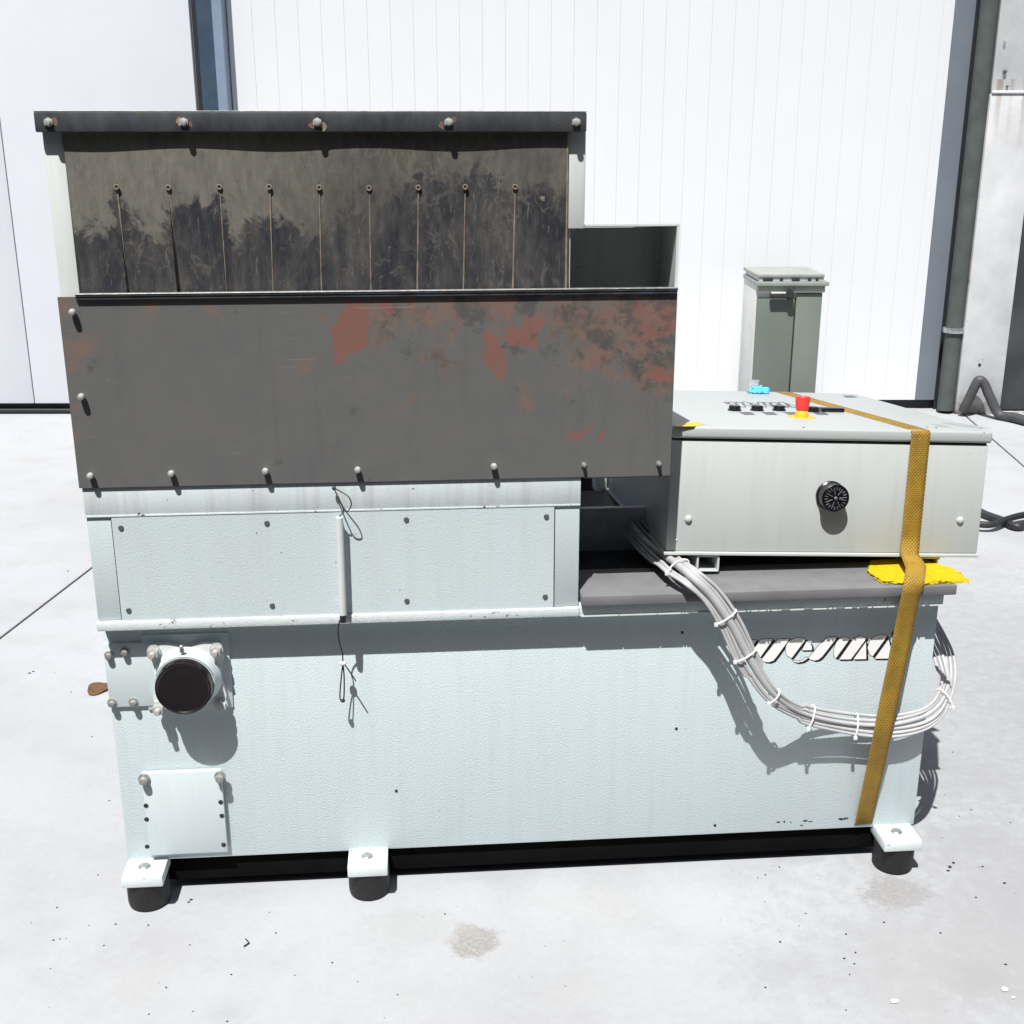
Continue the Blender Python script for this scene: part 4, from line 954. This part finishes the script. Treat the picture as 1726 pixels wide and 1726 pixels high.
for i, ((a, b), r) in enumerate(zip(lanes, rads)):
    ph = random.uniform(0, 6); fr_ = .0015*(i % 2)+.001
    def offs(t, a=a, b=b, ph=ph, fr_=fr_, i=i):
        k = 0 if t < .44 else min(1, (t-.44)/.08); s_ = a*(1-k)+b*k
        if t < .25: s_ *= 1+1.2*(.25-t)
        if .40 < t < .50: s_ *= .72
        return s_*.86+.0026*math.sin(t*24+ph), fr_+.0020*math.sin(t*19+ph*2)+(.005 if i == 2 else 0)
    loom(offs, r, 'cable', 'cable')
tj = (0.182, .318, .383, .449, .512, .575, .752)
for t in tj:
    i = int(t*(len(CPN)-1)); p = CPN[i]; tt = (CPN[i+1]-CPN[i-1]).normalized(); fw = Vector((0, -.92, .38)); sd_ = tt.cross(fw).normalized(); fw = sd_.cross(tt)
    big = t < .44; rx, ry = (.0260, .0140) if big else (.0262, .0110)
    if .43 < t < .47: rx, ry = .018, .0130
    ring = [p+sd_*rx*math.cos(a)+fw*(ry*math.sin(a)+.003) for a in np.linspace(0, 2*math.pi, 25)]
    m = MB(); m.tube(ring, .0020, 6); e_ = p+sd_*(rx+.002)+fw*.008; m.box(-.004, .004, -.003, .003, -.004, .004, .001, 1, Matrix.Translation(e_)); m.build('cable_tie', 'tie', LO)
# blue cloth and a clear cup on the rear edge of the lid
bc_ = ctop(1276, 663); bc_.y = min(bc_.y, CD-.02)
m = MB(); g = bmesh.new(); bmesh.ops.create_icosphere(g, subdivisions=4, radius=1)
for v in g.verts:
    k = 1+.22*math.sin(v.co.x*7+v.co.y*4)*math.cos(v.co.y*6-v.co.x*3)+.08*math.sin(v.co.x*19+v.co.z*11)
    v.co = Vector((v.co.x*.029*k, v.co.y*.020*k, max(v.co.z, -.15)*.015*k))
g.transform(CT @ Matrix.Translation(Vector((bc_.x+.004, bc_.y, cz1+.0045)))); m._sm(g); m._join(g)
tag(m.build('blue_cloth', 'blue'), 'crumpled light blue cloth on the rear edge of the cabinet lid', 'cloth')
m = MB(); cc = CT @ Vector((bc_.x-.001, CD-.012 if bc_.y > CD-.05 else bc_.y+.035, cz1+.0003))
g = [(.0125, 0), (.0135, .001), (.0150, .030), (.0160, .0305), (.0160, .033), (.0145, .033), (.0120, .004), (0, .004)]
m.lathe(cc, CR @ Vector((0, 0, 1)), g, 20); tag(m.build('plastic_cup', 'clear'), 'small clear plastic cup behind the blue cloth on the cabinet', 'cup')
# ------------------------------------------------------------------ litter on the concrete
lc = onz(166, 1160, .004); m = MB(); ol = []
for k in range(18):
    a = 2*math.pi*k/18; r = 1+.12*math.sin(3*a+1); ol.append(Vector((lc.x+.034*r*math.cos(a), lc.y+.044*r*math.sin(a), .004+.006*math.cos(a)**2)))
cv = m.bm.verts.new(lc+Vector((0, 0, -.001))); rv = [m.bm.verts.new(v) for v in ol]; lo_ = [m.bm.verts.new(v-Vector((0, 0, .0012))) for v in ol]; cl_ = m.bm.verts.new(lc+Vector((0, 0, -.0022)))
for k in range(18): m.bm.faces.new((cv, rv[k], rv[(k+1) % 18])); m.bm.faces.new((rv[k], lo_[k], lo_[(k+1) % 18], rv[(k+1) % 18])); m.bm.faces.new((cl_, lo_[(k+1) % 18], lo_[k]))
tag(m.build('dry_leaf', 'leaf'), 'brown dry leaf on the concrete beside the left edge of the machine', 'leaf')
tw = [onz(a, b, .003) for a, b in ((411, 1595), (420, 1589), (414, 1582))]
m = MB(); m.tube([tw[0], tw[1]], .0016, 6); m.tube([tw[1], tw[2]], .0012, 6); tag(m.build('twig', 'speck'), 'tiny dark forked twig on the concrete in front of the machine', 'twig')
def flake(px, py, s):
    m = MB(); p = onz(px, py, .0025); m.prism([p+Vector((s*random.uniform(.6, 1.1)*math.cos(a), s*random.uniform(.4, .8)*math.sin(a), 0)) for a in np.linspace(0, 6.28, 8)[:-1]], (0, 0, .0025)); return m.build('paint_flake', 'flake')
tag(flake(1693, 1668, .009), 'white flake on a dark stain near the lower right corner', 'flake', 'white flakes on the concrete')
tag(flake(1708, 1682, .005), 'smaller white flake beside the one on the dark stain', 'flake', 'white flakes on the concrete')
tag(flake(1508, 1688, .009), 'long white flake on plain pale concrete below the right foot', 'flake', 'white flakes on the concrete')
m = MB(); SP = [(96, 1530, 5), (90, 1585, 4), (101, 1583, 4), (165, 1475, 4), (150, 1560, 3), (175, 1594, 4), (195, 1558, 4), (250, 1560, 5), (320, 1593, 4), (465, 1573, 4), (454, 1538, 3), (560, 1623, 5), (390, 1643, 4), (497, 1644, 3), (280, 1665, 4), (325, 1705, 3), (251, 1710, 4), (383, 1722, 4), (750, 1541, 4), (1314, 1462, 5), (1290, 1475, 5), (1277, 1480, 3), (1358, 1540, 4), (1347, 1561, 3), (1315, 1588, 6), (1426, 1575, 5), (1442, 1606, 5), (1423, 1616, 5), (1440, 1625, 4), (1432, 1643, 4), (1490, 1555, 5), (1290, 1665, 4), (1426, 1703, 4), (1656, 1461, 5), (1693, 1489, 6), (1645, 1513, 5), (1585, 1573, 5), (1695, 1626, 5), (1606, 1268, 4), (1592, 1340, 3), (1637, 1365, 4), (1617, 1376, 3), (1703, 1387, 4), (1588, 1413, 3), (1601, 1462, 9), (1607, 1455, 7), (1598, 1468, 6), (322, 1517, 6), (318, 1521, 5), (50, 1135, 7), (56, 1132, 6), (120, 1167, 5), (155, 1242, 4), (184, 1350, 4), (115, 963, 6), (35, 737, 6)]
for a, b, s in SP:
    p = onz(a, b, 0); r = s*.00048; m.sphere((p.x, p.y, r*.35), r, (random.uniform(.8, 1.6), 1, .6), 6)
for k in range(160):
    p = Vector((random.uniform(-2, 3), random.uniform(-.6, 3.5), 0)); r = random.uniform(.0006, .0016); m.sphere((p.x, p.y, r*.35), r, (random.uniform(.8, 1.8), 1, .6), 6)
tag(m.build('grit', 'speck'), kind='stuff')
